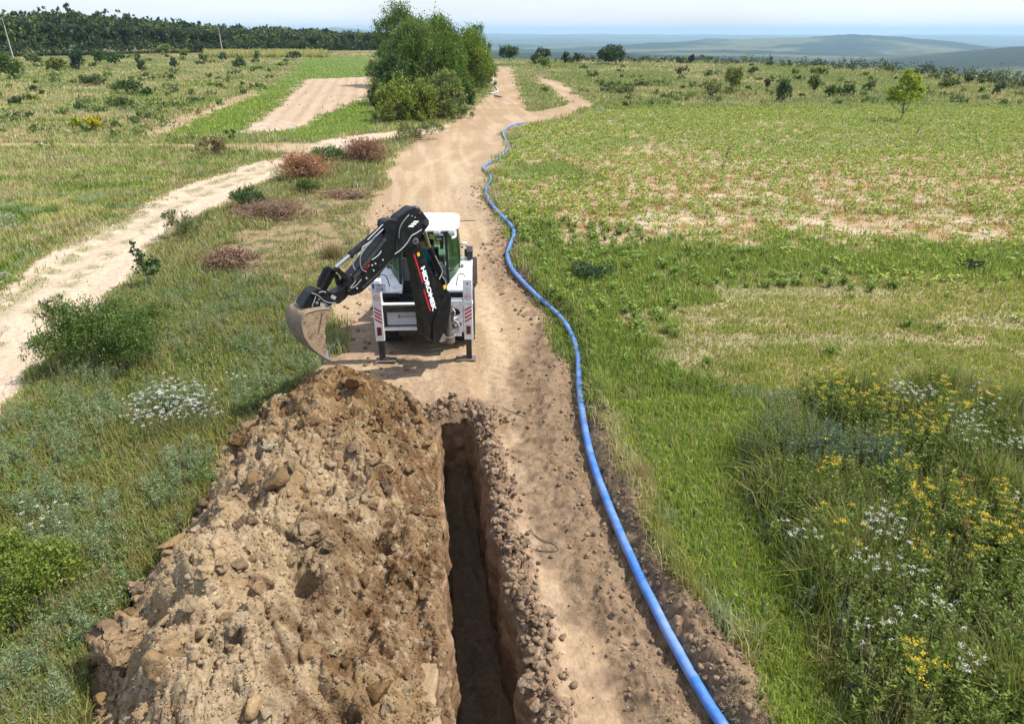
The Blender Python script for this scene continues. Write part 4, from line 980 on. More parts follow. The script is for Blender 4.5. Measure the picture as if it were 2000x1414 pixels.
# --- meadow shrubs, right
RS = [
 (1205,119,74,30,'large round dark tree on the skyline right of the roads',[.04,.065,.025],130,.1,170),
 (1060,116,52,22,'wide dark bush on the skyline left of the round dark tree',[.05,.08,.03],70,.2,175),
 (994,115,42,30,'bushy tree on the skyline just right of the dirt road',[.06,.095,.035],80,.3,165),
 (1125,118,30,15,'low bush on the skyline between the two dark bushes',[.05,.075,.03],30,.2,175),
 (1350,124,14,14,'tiny pointed conifer like bush on the skyline',[.03,.05,.03],20,.8,178),
 (1325,122,22,11,'low skyline bush left of the tiny pointed one',[.05,.075,.03],20,.1,178),
 (1062,139,26,22,'yellow green bush between the two tracks and the meadow',[.14,.17,.04],36,.3,None),
 (1103,131,16,24,'dark sapling standing right of the second track',[.045,.07,.03],30,.6,None),
 (1430,183,34,44,'tall yellow green bush in the right meadow',[.17,.20,.05],90,.6,None),
 (1525,202,34,40,'dark open sapling left of the lime tree in the right meadow',[.07,.10,.04],60,.7,None),
 (1590,183,24,32,'upright green bush behind the dark open sapling',[.11,.14,.04],50,.5,None),
 (1380,183,60,20,'wide low olive bush left of the tall yellow green bush',[.15,.17,.05],60,.2,None),
 (1230,184,56,18,'wide low bush near the left end of the right meadow',[.14,.17,.05],50,.2,None),
 (1190,182,34,18,'low green bush left of the wide low bush',[.12,.16,.05],36,.2,None),
 (1600,152,38,17,'bright green bush near the right skyline',[.15,.19,.04],50,.1,None),
 (1625,192,32,20,'dark green bush right of the upright green bush',[.08,.12,.03],40,.2,None),
 (1660,188,36,22,'green bush between the dark bush and the lime tree',[.11,.15,.04],44,.2,None),
 (1470,148,22,14,'small pale bush in the far right meadow',[.15,.17,.06],24,.1,None),
 (1500,176,16,18,'small dark bush just above the dark open sapling',[.06,.08,.03],20,.4,None),
 (1850,175,34,20,'low green bush right of the lime tree',[.12,.15,.04],40,.2,None),
 (1950,188,28,24,'dark bush close to the right edge of the photo',[.07,.10,.04],40,.2,None),
 (1890,162,20,12,'small dark bush on the right skyline',[.05,.07,.03],20,.1,None),
 (1260,171,44,14,'flat olive bush in the right meadow, behind the wide low one',[.15,.18,.06],36,.1,None),
 (1330,148,26,14,'small bush with dead twigs in the far right meadow',[.10,.11,.05],24,.5,None),
 (1700,178,30,16,'low bush just left of the lime tree',[.11,.14,.05],30,.2,None),
 (1160,152,30,10,'low bright bush beside the second track',[.15,.18,.05],24,.1,None),
]
for (px, py, w_, h_, lb, c_, n_, s_, dd) in RS: shrub(px, py, w_, h_, lb, c_, n=n_, spiky=s_, dd=dd)
def limetree():
    p = g(1757, 238); dep = proj(*p)[2]; k = dep / F
    lobes = [(0, 0, 70 * k, 16 * k, 16 * k, 14 * k), (-18 * k, 0, 52 * k, 20 * k, 17 * k, 10 * k), (20 * k, 5 * k, 55 * k, 18 * k, 17 * k, 10 * k), (-2 * k, -8 * k, 45 * k, 24 * k, 18 * k, 10 * k), (-6 * k, 0, 82 * k, 10 * k, 10 * k, 12 * k), (12 * k, 0, 74 * k, 12 * k, 12 * k, 10 * k), (-25 * k, 0, 40 * k, 12 * k, 10 * k, 5 * k), (26 * k, 0, 42 * k, 10 * k, 10 * k, 6 * k)]
    tree('tree', 'lime green young tree standing alone at the far edge of the crop field', 'tree', p[0], p[1], lobes, 420, 26, .15, [.34, .42, .05], None, r0=.05, spiky=.1, shell=.35, cl=.2)
limetree()
# --- skyline hedge beyond the field
def hedge():
    a = Acc()
    for px in np.arange(1090, 2300, 7):
        if rng.random() < .12: continue
        dd = np.interp(px, EX, ED) * rng.uniform(.96, 1.06) + 4; r_ = ray(px, 150)[:2]; r_ = r_ / np.linalg.norm(r_) * dd
        hh = rng.uniform(.5, 1.9) * (1.2 if px > 1440 else .75); a2 = [(r_[0], r_[1], hh * .45, rng.uniform(.8, 2.0), 1.2, hh * .55)]
        crown(a, a2, 9, 10, .32, [.05, .075, .03] if rng.random() < .7 else [.10, .13, .04], .1, .3, cl=.3)
    o = a.build('hedge', M_FOL); tag(o, 'dark low hedge line along the edge of the plateau on the right skyline', 'hedge', kind='stuff')
hedge()
def forest():
    a = Acc(); b = Acc()
    for px in np.arange(-420, 800, 5.2):
        for row in range(4):
            if px > 735 and row > 1: continue
            q = ray(px + rng.normal() * 4, 100)[:2]; q = q / np.linalg.norm(q); dist = np.interp(px, [-420, 0, 200, 420, 735], [250, 262, 272, 285, 300]) / 1.0 + row * 7.5 + rng.normal() * 2.0
            P = q * dist
            top = np.interp(px, [-420, 0, 60, 150, 210, 300, 420, 560, 735, 800], [34, 36, 33, 29, 32, 40, 54, 58, 70, 74]) + rng.normal() * 4.0 + (3 - row) * 4
            H = CH + dist * math.tan(math.atan((PH / 2 - top) / F) - PITCH); H = max(H, 5)
            W = rng.uniform(3.0, 4.8); L = []
            for k in range(5):
                zc = H * rng.uniform(.25 if row < 2 else .5, .8); rr = W * rng.uniform(.35, .55) * (1.15 - .5 * zc / H); L.append((P[0] + rng.normal() * W * .28, P[1] + rng.normal() * W * .2, zc, rr, rr, rr * 1.2))
            L.append((P[0], P[1], H - W * .35, W * .26, W * .26, W * .42))
            c_ = [[.075, .12, .035], [.11, .16, .04], [.05, .085, .03], [.16, .20, .045]][rng.choice(4, p=[.35, .3, .2, .15])]; c_ = list(np.array(c_) * rng.uniform(.55, 1.15))
            crown(a, L, 44, 9, .95, c_, .1, .7, cl=.20)
    # under-storey along the edge
    for px in np.arange(-420, 760, 9):
        q = ray(px, 100)[:2]; q /= np.linalg.norm(q); dist = np.interp(px, [-420, 0, 200, 420, 735], [245, 256, 266, 279, 294]) + rng.normal(); P = q * dist; hh = rng.uniform(2, 4.5)
        crown(a, [(P[0], P[1], hh * .5, rng.uniform(1.5, 3), 1.5, hh * .5)], 12, 9, .6, [.08, .115, .035] if rng.random() < .5 else [.05, .08, .03], .1, .4, cl=.3)
    tag(a.build('forest', M_FOL), 'dense dark green forest along the far edge of the left meadow', 'forest', kind='stuff')
forest()
# --- yellow reed-like strip in front of the forest
def strip():
    n = 9000; px = rng.uniform(400, 640, n); p = g(px, rng.uniform(104, 113, n)); a = Acc()
    a.blades(p[:, 0], p[:, 1], np.zeros(n), rng.uniform(.7, 1.7, n), np.full(n, .28), vary(pick([[.38, .36, .10], [.30, .33, .07], STRAW], [.5, .4, .3], n), n), lean=.3)
    tag(a.build('reeds', M_FOL), 'pale yellow tall grass strip in front of the forest edge', 'tall grass', kind='stuff')
strip()

def scrub():
    a = Acc(); k = 0
    while k < 300:
        px, py = rng.uniform(-150, 2150), rng.uniform(112, 262) if rng.random() < .8 else rng.uniform(262, 400)
        if 560 < px < 1040 or (px > 960 and py > 212) or (py > 400 - px * .25 and py > 270): continue
        p = g(px, py); x = np.array([p[0]]); y = np.array([p[1]])
        if float(fbm(x * .05, y * .05, 3, 950)[0]) < .47 and rng.random() < .7: k += .2; continue
        rg = Reg(x, y, nj=1)
        if max(rg[q][0] for q in ('greenstrip', 'bare', 'green2', 'field', 'main', 'leftroad', 'thintrack', 'farfield')) > .3 or far_z(x, y)[0] < -1: k += .05; continue
        W = rng.uniform(.4, 1.5) * (1 + py / 900 * 0); H = rng.uniform(.25, .75); c_ = [[.10, .16, .035], [.16, .21, .05], [.20, .23, .06], [.075, .12, .03]][rng.integers(0, 4)]
        L = [(p[0] + rng.normal() * W * .4, p[1] + rng.normal() * W * .4, H * .5, W * rng.uniform(.3, .6), W * .5, H * .55) for _ in range(3)]
        d_ = math.hypot(*p); crown(a, L, 14, 9, .05 + d_ * .0022, c_, .3, .3, cl=.3); k += 1
    tag(a.build('scrub', M_FOL), 'low green scrub and weed patches dotting the meadows', 'scrub', kind='stuff')
scrub()
# --- near bushes
def nearbush():
    def B(px, py, W, H, label, col, ncl, nl, ls, lobes=None, name='bush', sp=.2, r0=.03, shell=.5, cl=.2, nlobe=10):
        p = g(px, py)
        if lobes is None:
            lobes = []
            for k in range(nlobe):
                rr = W * rng.uniform(.16, .26); zc = H * rng.uniform(.35, .78); lobes.append(((rng.random() - .5) * (W - 1.3 * rr), (rng.random() - .5) * (W * .8 - rr), zc, rr, rr, H * .26))
        tree(name, label, 'bush' if name == 'bush' else name, p[0], p[1], lobes, ncl, nl, ls, col, None, r0=r0, spiky=sp, shell=shell, cl=cl)
    B(225, 712, 2.35, 1.5, 'big rounded dark green bush beside the left dirt road', [.10, .155, .03], 700, 28, .055, r0=.03, nlobe=16, cl=.2)
    B(128, 665, .9, 1.15, 'arching leafy sprays at the left side of the big dark bush', [.085, .12, .03], 90, 18, .05, sp=.6, r0=.012, cl=.25, nlobe=6)
    B(490, 412, 1.6, .95, 'rounded green bush beside the brush pile near the left road', [.07, .12, .03], 240, 22, .07)
    B(600, 378, 1.3, .75, 'small bright green bush in front of the rusty brush pile', [.11, .16, .035], 200, 18, .07)
    B(370, 462, 1.6, .95, 'sparse olive bush at the edge of the left road', [.12, .15, .05], 130, 16, .065, shell=.2)
    B(55, 1165, 1.5, .75, 'yellow green spiny bush at the lower left edge of the photo', [.16, .21, .03], 420, 26, .045, nlobe=9)
    B(-20, 1250, .9, .6, 'second yellow green bush cut by the left edge of the photo', [.14, .19, .03], 150, 22, .045)
    B(820, 275, 3.2, 1.2, 'yellowish bush at the road corner below the tree clump', [.15, .18, .05], 150, 16, .12)
    B(640, 320, 2.0, .9, 'green weeds bush between the two big brush piles', [.12, .18, .06], 150, 18, .1, sp=.7)
    B(1895, 525, .9, .28, 'dark low tuft standing out of the bright grass band of the field', [.035, .07, .025], 90, 16, .06)
    B(1160, 545, 1.3, .5, 'leafy dark green plant clump right of the pipe', [.08, .13, .05], 130, 18, .07)
    # sapling by the left road
    p = g(295, 560); lob = [(0, 0, .45, .3, .3, .3), (-.08, 0, .8, .26, .25, .22), (.08, .1, .6, .34, .25, .2), (-.2, 0, 1.05, .16, .16, .16), (-.18, 0, 1.25, .1, .1, .14)]
    tree('sapling', 'broad leaved young sapling leaning at the edge of the left road', 'sapling', p[0], p[1], lob, 46, 5, .14, [.055, .10, .03], None, r0=.018, spiky=0, shell=.4, cl=.3)
nearbush()
# dark scrub patch in the tall weeds lower right
def culms():
    a = Acc()
    for key, n, box, hh in (('weedR', 4200, (1480, 2150, 780, 1500), (.5, .95)), ('sage', 3800, (-100, 640, 540, 1500), (.35, .7)), ('weedL', 2600, (100, 800, 300, 760), (.35, .7)), ('grassR', 900, (1150, 1640, 780, 1450), (.25, .5))):
        x, y = region_pts(n, key, *box, 710, .44, .8); m = len(x); z = ground_z(x, y); h = rng.uniform(*hh, m); az = rng.random(m) * 6.28; le = np.abs(rng.normal(size=m)) * .22 * h
        A = np.stack([x, y, z], -1); B = A + np.stack([np.cos(az) * le, np.sin(az) * le, h], -1); c = vary(pick([[.44,.38,.20], [.36,.36,.15], [.34,.25,.12]], [.5, .35, .15], m), m)
        w_ = .0016 + .0004 * np.hypot(x, y) / 8; a.sticks(A, B, w_, w_ * .7, c)
        k = 7; t = rng.uniform(.82, 1.03, (m, k)); C = A[:, None] + (B - A)[:, None] * t[..., None] + rng.normal(size=(m, k, 3)) * .007; D = (B - A)[:, None] / h[:, None, None] + rng.normal(size=(m, k, 3)) * .3; D /= np.linalg.norm(D, axis=2)[..., None]
        a.leaves(C.reshape(-1, 3), D.reshape(-1, 3), np.full(m * k, .028), np.full(m * k, .007), np.repeat(c, k, 0))
    tag(a.build('seed_grass', M_FOL), 'tall thin straw coloured grass stems with seed heads in the weeds', 'tall grass', kind='stuff')
culms()
def darkweeds():
    a = Acc(); x = []; y = []
    for (px, py, r_, n) in [(1560, 900, .4, 45), (1620, 920, .4, 60), (1690, 930, .35, 25)]:
        c = g(px, py + 15); x.append(c[0] + rng.normal(size=n) * r_); y.append(c[1] + rng.normal(size=n) * r_ * .6)
    x = np.concatenate(x); y = np.concatenate(y)
    stem_herbs(a, x, y, ground_z(x, y), .8 + .25 * rng.random(len(x)), [.17, .23, .14], [.10, .13, .06], nl=44, ll=.05, lw=.013, nst=4, spread=.09)
    tag(a.build('wormwood', M_FOL), 'dense grey green wormwood clump at the upper left of the flower patch', 'herbs', kind='stuff')
    # dock stalks
    for (px, py, lb) in [(1880, 1075, 'rust coloured dock stalk bending in the flower patch'), (1530 + 130, 960, 'yellowish upright seed stalk beside the wormwood clump'), (1820, 985, 'pale yellow seed stalk in the middle of the flower patch'), (1855, 1000, 'rusty seed stalk right of the pale yellow one'), (1975, 1380, 'tall yellow seed stalk at the lower right corner')]:
        c = g(px, py + 25); root = empty('seed_stalk', (c[0], c[1], 0)); tag(root, lb, 'seed stalk', 'seed stalks in the flower patch')
        colr = [.33, .17, .07] if 'rust' in lb else [.38, .33, .10]
        b = Acc(); P = [np.array([0, 0, 0.])]
        le = rng.normal(size=2) * .1
        for k in range(6): P.append(P[-1] + np.array([le[0] * k * .08, le[1] * k * .08, .14]))
        P = np.array(P); b.sticks(P[:-1], P[1:], np.full(6, .005), np.full(6, .004), np.repeat([colr], 6, 0)); b.build('stalk', M_STEM, root)
        q = Acc(); t = rng.uniform(.45, 1, 260); C = np.stack([np.interp(t * 6, range(7), P[:, i]) for i in range(3)], -1) + rng.normal(size=(260, 3)) * .016
        D = rng.normal(size=(260, 3)) + [0, 0, 1.5]; D /= np.linalg.norm(D, axis=1)[:, None]; q.leaves(C, D, np.full(260, .022), np.full(260, .014), vary(colr, 260)); q.build('seed_head', M_FOL, root)
darkweeds()

# ------------------------------------------------------------------ dead brush piles
def brush(px, py, W, H, label, red, n=420, leafy=500, name='brush_pile', tw=.012, flat=1.):
    p = g(px, py); root = empty(name, (p[0], p[1], 0)); tag(root, label, 'brush pile', 'heaps of dead brush left of the track')
    a = Acc(); A = np.stack([rng.normal(size=n) * W * .22, rng.normal(size=n) * W * .16, rng.random(n) ** .8 * H * .55], -1); A[:, :2] *= (1.25 - .8 * A[:, 2:] / H)
    az = rng.random(n) * 6.28; el = rng.uniform(-.1, 1.3, n) * flat; L = rng.uniform(.3, .75, n) * W * .42
    B = A + np.stack([np.cos(az) * np.cos(el) * L, np.sin(az) * np.cos(el) * L, np.sin(el) * L], -1); B[:, 2] = np.clip(B[:, 2], .02, H * rng.uniform(.6, 1.05, n)); M = (A + B) / 2 + rng.normal(size=(n, 3)) * .05 * W
    c = vary(pick([[.20, .13, .08], [.34, .27, .20], [.17, .085, .05]], [.4, .3, .3], n), n)
    r0 = rng.uniform(.4, 1.4, n) * tw; a.sticks(A, M, r0, r0 * .7, c); a.sticks(M, B, r0 * .7, r0 * .25, c)
    for k in range(2):
        b2 = M + (B - M) * rng.random((n, 1)); e2 = b2 + rng.normal(size=(n, 3)) * W * .07; a.sticks(b2, e2, r0 * .4, r0 * .15, c)
    a.build('twigs', M_STEM, root)
    l = Acc(); i = rng.integers(0, n, leafy); P = M[i] + (B[i] - M[i]) * rng.uniform(.0, 1.1, (leafy, 1)) + rng.normal(size=(leafy, 3)) * .05 * W * .5; P[:, 2] = np.abs(P[:, 2])
    D = rng.normal(size=(leafy, 3)); D /= np.linalg.norm(D, axis=1)[:, None]; l.leaves(P, D, rng.uniform(.04, .1, leafy) * (1 + p[1] * .01), rng.uniform(.02, .05, leafy) * (1 + p[1] * .01), vary(red, leafy, .35)); l.build('dead_leaves', M_FOL, root)
brush(597, 352, 2.3, 1.75, 'tallest brush pile with orange brown dead leaves', [.44, .18, .06], 620, 3600)
brush(712, 318, 2.3, 1.75, 'dark red brown brush pile farthest up the track', [.30, .13, .07], 640, 2600)
brush(530, 425, 2.6, .8, 'low flat pile of brown twigs right of the rounded bush', [.27, .17, .11], 600, 1500, flat=.4)
brush(450, 525, 1.5, .85, 'small dark red brush heap nearest the camera', [.26, .14, .10], 520, 1600, flat=.6)
brush(680, 385, 2.0, .3, 'flat grey and rusty layer of torn roots by the track', [.30, .16, .09], 320, 500, flat=.2)
def log(px, py, L, r_, rz, label):
    p = g(px, py); n = 9; a = Acc(); t = np.linspace(-.5, .5, n); P = np.stack([t * L * math.cos(rz), t * L * math.sin(rz), r_ * 1.0 + .06 * np.sin(t * 3)], -1)
    a.sticks(P[:-1], P[1:], np.full(n - 1, r_), np.full(n - 1, r_ * .95), vary([.30, .24, .18], n - 1)); o = a.build('dead_branch', M_STEM); o.location = (p[0], p[1], 0); tag(o, label, 'branch')
log(480, 508, .9, .05, .3, 'thick bleached root lying across the dark red heap')
log(640, 378, 1.0, .06, -.4, 'grey broken trunk piece on the torn roots')
def deadtwig(px, py, h, label, lean=.3, n=26):
    p = g(px, py); a = Acc(); A = []; B = []; q = np.array([0, 0, 0.])
    pts = [q]
    for k in range(6): q = q + np.array([lean * h / 6 * rng.uniform(.4, 1.4), rng.normal() * .03, h / 6]); pts.append(q)
    for k in range(6): A.append(pts[k]); B.append(pts[k + 1])
    for k in range(n): s = pts[rng.integers(2, 7)]; A.append(s); B.append(s + np.array([rng.normal() * h * .16, rng.normal() * h * .12, abs(rng.normal()) * h * .16]))
    A = np.array(A); B = np.array(B); a.sticks(A, B, np.full(len(A), .018), np.full(len(A), .006), np.repeat([[.12, .09, .06]], len(A), 0)); o = a.build('dead_sapling', M_STEM); o.location = (p[0], p[1], 0); tag(o, label, 'dead sapling')
deadtwig(1405, 343, 1.3, 'bare dead sapling leaning right in the middle of the crop field')
deadtwig(1785, 275, .8, 'small bare sapling in the crop field below the lime tree', .15)
deadtwig(1012, 8 + 130, 1.1, 'bare twig standing by the far bend of the road', .1)

def tuft(px, py, h, n, col, label, spread=.12, name='grass_tuft'):
    p = g(px, py); a = Acc(); x = rng.normal(size=n) * spread; y = rng.normal(size=n) * spread * .7
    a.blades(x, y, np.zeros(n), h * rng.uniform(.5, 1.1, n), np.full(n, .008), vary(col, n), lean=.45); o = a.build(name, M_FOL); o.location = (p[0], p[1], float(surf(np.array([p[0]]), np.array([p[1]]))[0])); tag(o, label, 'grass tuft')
tuft(1240, 950, .42, 420, [.40, .30, .15], 'dry straw coloured grass tuft beside the pipe bank')
tuft(335, 1130, .22, 240, G_DARK, 'dark green tuft growing at the left foot of the heap', .07)
tuft(650, 505, .65, 500, [.27, .21, .09], 'tall brown grass tuft left of the machine arm', .16)
tuft(495, 835, .3, 260, STRAW, 'pale dry grass tuft against the heap edge', .14)
tuft(970, 345, .5, 700, [.36, .36, .12], 'tall yellowish grass tuft right of the pipe bend', .35)

# straw litter on the churned strip beside the pipe
def litter():
    k = rng.integers(0, len(PIPE) - 1, 30000); p = PIPE[k]; q = PIPE[k + 1]; m = p[:, 1] < 22; p, q = p[m], q[m]; t = q - p; t /= np.linalg.norm(t, axis=1)[:, None]; nn = np.stack([-t[:, 1], t[:, 0]], -1)
    off = rng.normal(size=len(p)) * .5 + .2; P = p + nn * off[:, None] + t * rng.normal(size=(len(p), 1)) * .2; ok = (np.abs(off) > .1) & (fbm(P[:, 0] * 2, P[:, 1] * 2, 3, 900) > .45) & ~in_trench(P[:, 0], P[:, 1], .1); P = P[ok]; n = len(P)
    z = surf(P[:, 0], P[:, 1]); a = Acc(); az = rng.random(n) * 6.28; L = rng.uniform(.03, .13, n); A = np.stack([P[:, 0], P[:, 1], z + .012], -1); B = A + np.stack([np.cos(az) * L, np.sin(az) * L, rng.uniform(-.2, .4, n) * L], -1)
    a.sticks(A, B, np.full(n, .0016), np.full(n, .001), vary([.42, .34, .19], n)); tag(a.build('straw_litter', M_STEM), 'dry straw and roots littering the churned soil beside the pipe', 'straw', kind='stuff')
litter()
# ------------------------------------------------------------------ backhoe loader
class MB:
    def __init__(s): s.bm = bmesh.new()
    def box(s, c, sz, rot=None):
        m = Matrix.Translation(c) @ (rot.to_4x4() if rot is not None else Matrix.Identity(4)) @ Matrix.Diagonal((*sz, 1))
        bmesh.ops.create_cube(s.bm, size=1, matrix=m); return s
    def cyl(s, a, b, r, seg=20, r2=None, caps=True):
        a, b = Vector(a), Vector(b); d = b - a
        m = Matrix.Translation((a + b) / 2) @ d.to_track_quat('Z', 'Y').to_matrix().to_4x4()
        bmesh.ops.create_cone(s.bm, cap_ends=caps, segments=seg, radius1=r, radius2=r if r2 is None else r2, depth=d.length, matrix=m); return s
    def tube(s, pts, r, seg=8, smooth=6):
        P = [Vector(p) for p in (spline(pts, smooth) if smooth and len(pts) > 2 else pts)]; rings = []
        up = Vector((.13, .21, .97))
        for i, p in enumerate(P):
            t = (P[min(i + 1, len(P) - 1)] - P[max(i - 1, 0)]).normalized(); u = t.cross(up).normalized(); v = t.cross(u)
            rings.append([s.bm.verts.new(p + (u * math.cos(k * 2 * math.pi / seg) + v * math.sin(k * 2 * math.pi / seg)) * r) for k in range(seg)])
        for a, b in zip(rings, rings[1:]):
            for k in range(seg): s.bm.faces.new((a[k], a[(k + 1) % seg], b[(k + 1) % seg], b[k]))
        s.bm.faces.new(rings[0][::-1]); s.bm.faces.new(rings[-1]); return s
    def prism(s, poly, ext):
        ext = Vector(ext); A = [s.bm.verts.new(Vector(p)) for p in poly]; B = [s.bm.verts.new(Vector(p) + ext) for p in poly]; n = len(A)
        s.bm.faces.new(A); s.bm.faces.new(B[::-1])
        for k in range(n): s.bm.faces.new((A[k], B[k], B[(k + 1) % n], A[(k + 1) % n]))
        return s
    def quadstrip(s, rows):
        G = [[s.bm.verts.new(Vector(p)) for p in r] for r in rows]
        for a, b in zip(G, G[1:]):
            for k in range(len(a) - 1): s.bm.faces.new((a[k], a[k + 1], b[k + 1], b[k]))
        return s
    def build(s, name, m, parent, bevel=0, smooth=False, sub=0, solid=0):
        bmesh.ops.recalc_face_normals(s.bm, faces=s.bm.faces)
        me = bpy.data.meshes.new(name); s.bm.to_mesh(me); s.bm.free(); me.materials.append(m)
        if smooth: me.polygons.foreach_set('use_smooth', np.ones(len(me.polygons), bool))
        o = bpy.data.objects.new(name, me); COL.objects.link(o); o.parent = parent
        if solid: md = o.modifiers.new('s', 'SOLIDIFY'); md.thickness = solid; md.offset = 0
        if sub: md = o.modifiers.new('u', 'SUBSURF'); md.levels = md.render_levels = sub
        if bevel: md = o.modifiers.new('b', 'BEVEL'); md.width = bevel; md.segments = 2; md.limit_method = 'ANGLE'; md.angle_limit = R(35)
        return o
MW = mat('machine_white', (.78, .78, .78), .42, dirt=(.30, .22, .15), dscale=7, damt=.75, coat=.2, dlow=.50, dhigh=.78)
MWH = mat('roof_white', (.88, .88, .88), .35, dirt=(.55, .50, .44), dscale=3, damt=.35, coat=.3)
MBK = mat('boom_black', (.007, .0075, .009), .36, dirt=(.14, .11, .08), dscale=9, damt=.4, dlow=.5, dhigh=.9, spec=.3)
MBD = mat('dusty_black', (.022, .022, .022), .65, dirt=(.16, .13, .10), dscale=12, damt=.6, dlow=.45, dhigh=.8)
MPL = mat('black_plastic', (.018, .018, .02), .5)
MCH = mat('chrome', (.75, .76, .78), .15, 1)
MSTEEL = mat('worn_steel', (.20, .19, .18), .5, .6, dirt=(.22, .15, .10), dscale=9, damt=.8, dlow=.4, dhigh=.65, bump=.004, bscale=30)
MBUC = mat('bucket_soil', (.15, .12, .095), .75, .1, dirt=(.29, .205, .125), dscale=7, damt=.9, dlow=.40, dhigh=.62, bump=.008, bscale=22)
MBCK = mat('bucket_side', (.31, .22, .135), .9, 0, dirt=(.15, .09, .05), dscale=7, damt=.85, dlow=.46, dhigh=.62, bump=.012, bscale=26)
MRUB = mat('tyre_rubber', (.020, .019, .018), .85, dirt=(.18, .14, .10), dscale=8, damt=.4, dlow=.5, dhigh=.75)
MHOSE = mat('hose_grey', (.22, .23, .23), .4)
MPIPE = mat('pipe_silver', (.62, .63, .64), .3, .6)
MRED = mat('red_paint', (.50, .015, .02), .4)
MWHT = mat('letter_white', (.85, .85, .85), .45)
MYEL = mat('label_yellow', (.85, .45, .02), .45)
MBLU = mat('plate_blue', (.02, .08, .40), .4)
MDRK = mat('ink', (.02, .02, .03), .5)
MPLT = mat('plate_white', (.62, .66, .74), .35)
MOLV = mat('old_rod', (.22, .19, .10), .5, .3)
MSEAT = mat('seat_fabric', (.03, .03, .035), .85)
MLAMP = mat('lamp_red', (.12, .012, .01), .25, coat=.5)
MGLS = bpy.data.materials.new('tinted_glass'); MGLS.use_nodes = True
def glassmat():
    n = MGLS.node_tree.nodes; l = MGLS.node_tree.links; n.remove(n['Principled BSDF'])
    t = n.new('ShaderNodeBsdfTransparent'); t.inputs[0].default_value = (.20, .34, .22, 1); gl = n.new('ShaderNodeBsdfGlossy'); gl.inputs[0].default_value = (.8, 1, .85, 1); gl.inputs[1].default_value = .04
    df = n.new('ShaderNodeBsdfDiffuse'); df.inputs[0].default_value = (.05, .09, .045, 1); m0 = n.new('ShaderNodeMixShader'); m0.inputs[0].default_value = .30; l.new(t.outputs[0], m0.inputs[1]); l.new(df.outputs[0], m0.inputs[2])
    fr = n.new('ShaderNodeFresnel'); fr.inputs[0].default_value = 1.6; ms = n.new('ShaderNodeMixShader'); l.new(fr.outputs[0], ms.inputs[0]); l.new(m0.outputs[0], ms.inputs[1]); l.new(gl.outputs[0], ms.inputs[2]); l.new(ms.outputs[0], n['Material Output'].inputs[0])
glassmat()
HD = R(2.5)
ROOT = empty('backhoe_loader', (MACH[0], MACH[1], 0), HD)
tag(ROOT, 'white and black backhoe loader on the dirt track with its digging arm swung left', 'backhoe loader')
RI = (Matrix.Translation(ROOT.location) @ Matrix.Rotation(HD, 4, 'Z')).inverted()
def L(p): return RI @ Vector(p)
PT = []
def text(s, size, name, m, parent, M, ext=.0015, xs=1.0, spacing=1.0, shear=0, bold=0):
    cu = bpy.data.curves.new(name, 'FONT'); cu.body = s; cu.size = size; cu.extrude = ext; cu.space_character = spacing; cu.shear = shear; cu.offset = bold; cu.align_x = 'LEFT'
    t = bpy.data.objects.new('tmp', cu); COL.objects.link(t); dg = bpy.context.evaluated_depsgraph_get(); me = bpy.data.meshes.new_from_object(t.evaluated_get(dg)); bpy.data.objects.remove(t)
    me.name = name; me.materials.clear(); me.materials.append(m); o = bpy.data.objects.new(name, me); COL.objects.link(o); o.parent = parent; o.matrix_local = M @ Matrix.Diagonal((xs, 1, 1, 1)); return o
BACK = Matrix(((1, 0, 0, 0), (0, 0, -1, 0), (0, 1, 0, 0), (0, 0, 0, 1)))   # text facing -Y, upright
# stabilisers
YS = -.25
for sx in (-1, 1):
    X = .985 * sx; F0 = YS - .095
    leg = MB().box((X, YS, 1.255), (.20, .19, 1.41)).box((X, YS + .01, 1.40), (.22, .21, .04)).build('stabiliser_leg', MW, ROOT, .012)
    MB().box((X - .005 * sx, YS, .28), (.125, .12, .50)).build('inner_leg', MBD, leg, .006)
    MB().box((X - .08 * sx, YS, .045), (.46, .24, .03)).box((X - .08 * sx, YS, .08), (.16, .12, .05)).build('foot_pad', MSTEEL, leg, .006)
    MB().box((X, F0 - .012, .79), (.10, .022, .20)).build('tail_light', MLAMP, leg, .008)
    b = MB()
    for k in range(4):
        z = 1.01 + k * .088; s_ = .048 * (-1 if sx < 0 else 1)
        b.prism([(X - .075, F0 - .0005, z - s_ * 1), (X + .075, F0 - .0005, z + s_ * 1), (X + .075, F0 - .0005, z + s_ + .042), (X - .075, F0 - .0005, z - s_ + .042)], (0, -.003, 0))
    b.build('warning_stripes', MRED, leg)
    ZD = 1.57
    b = MB(); b.cyl((X, F0, ZD), (X, F0 - .003, ZD), .072, 28); b.build('speed_disc', MWHT, leg)
    b = MB(); ring = []
    for k in range(33): a = k / 32 * 2 * math.pi; ring.append((math.cos(a), math.sin(a)))
    b.quadstrip([[(X + c * .070, F0 - .0053, ZD + s * .070) for c, s in ring], [(X + c * .055, F0 - .0053, ZD + s * .055) for c, s in ring]]); b.build('disc_ring', MRED, leg)
    text('40', .075, 'speed_number', MDRK, leg, Matrix.Translation((X - .042, F0 - .0053, ZD - .025)) @ BACK)
    MB().cyl((X, F0 - .001, 1.87), (X, F0 - .005, 1.87), .02, 16).build('port', MDRK, leg)
    MB().tube([(X - .05 * sx, YS + .08, 1.95), (X - .09 * sx, YS + .12, 2.02), (X - .2 * sx, YS + .2, 1.96), (X - .25 * sx, YS + .3, 1.7)], .011).build('hose', MPL, leg)
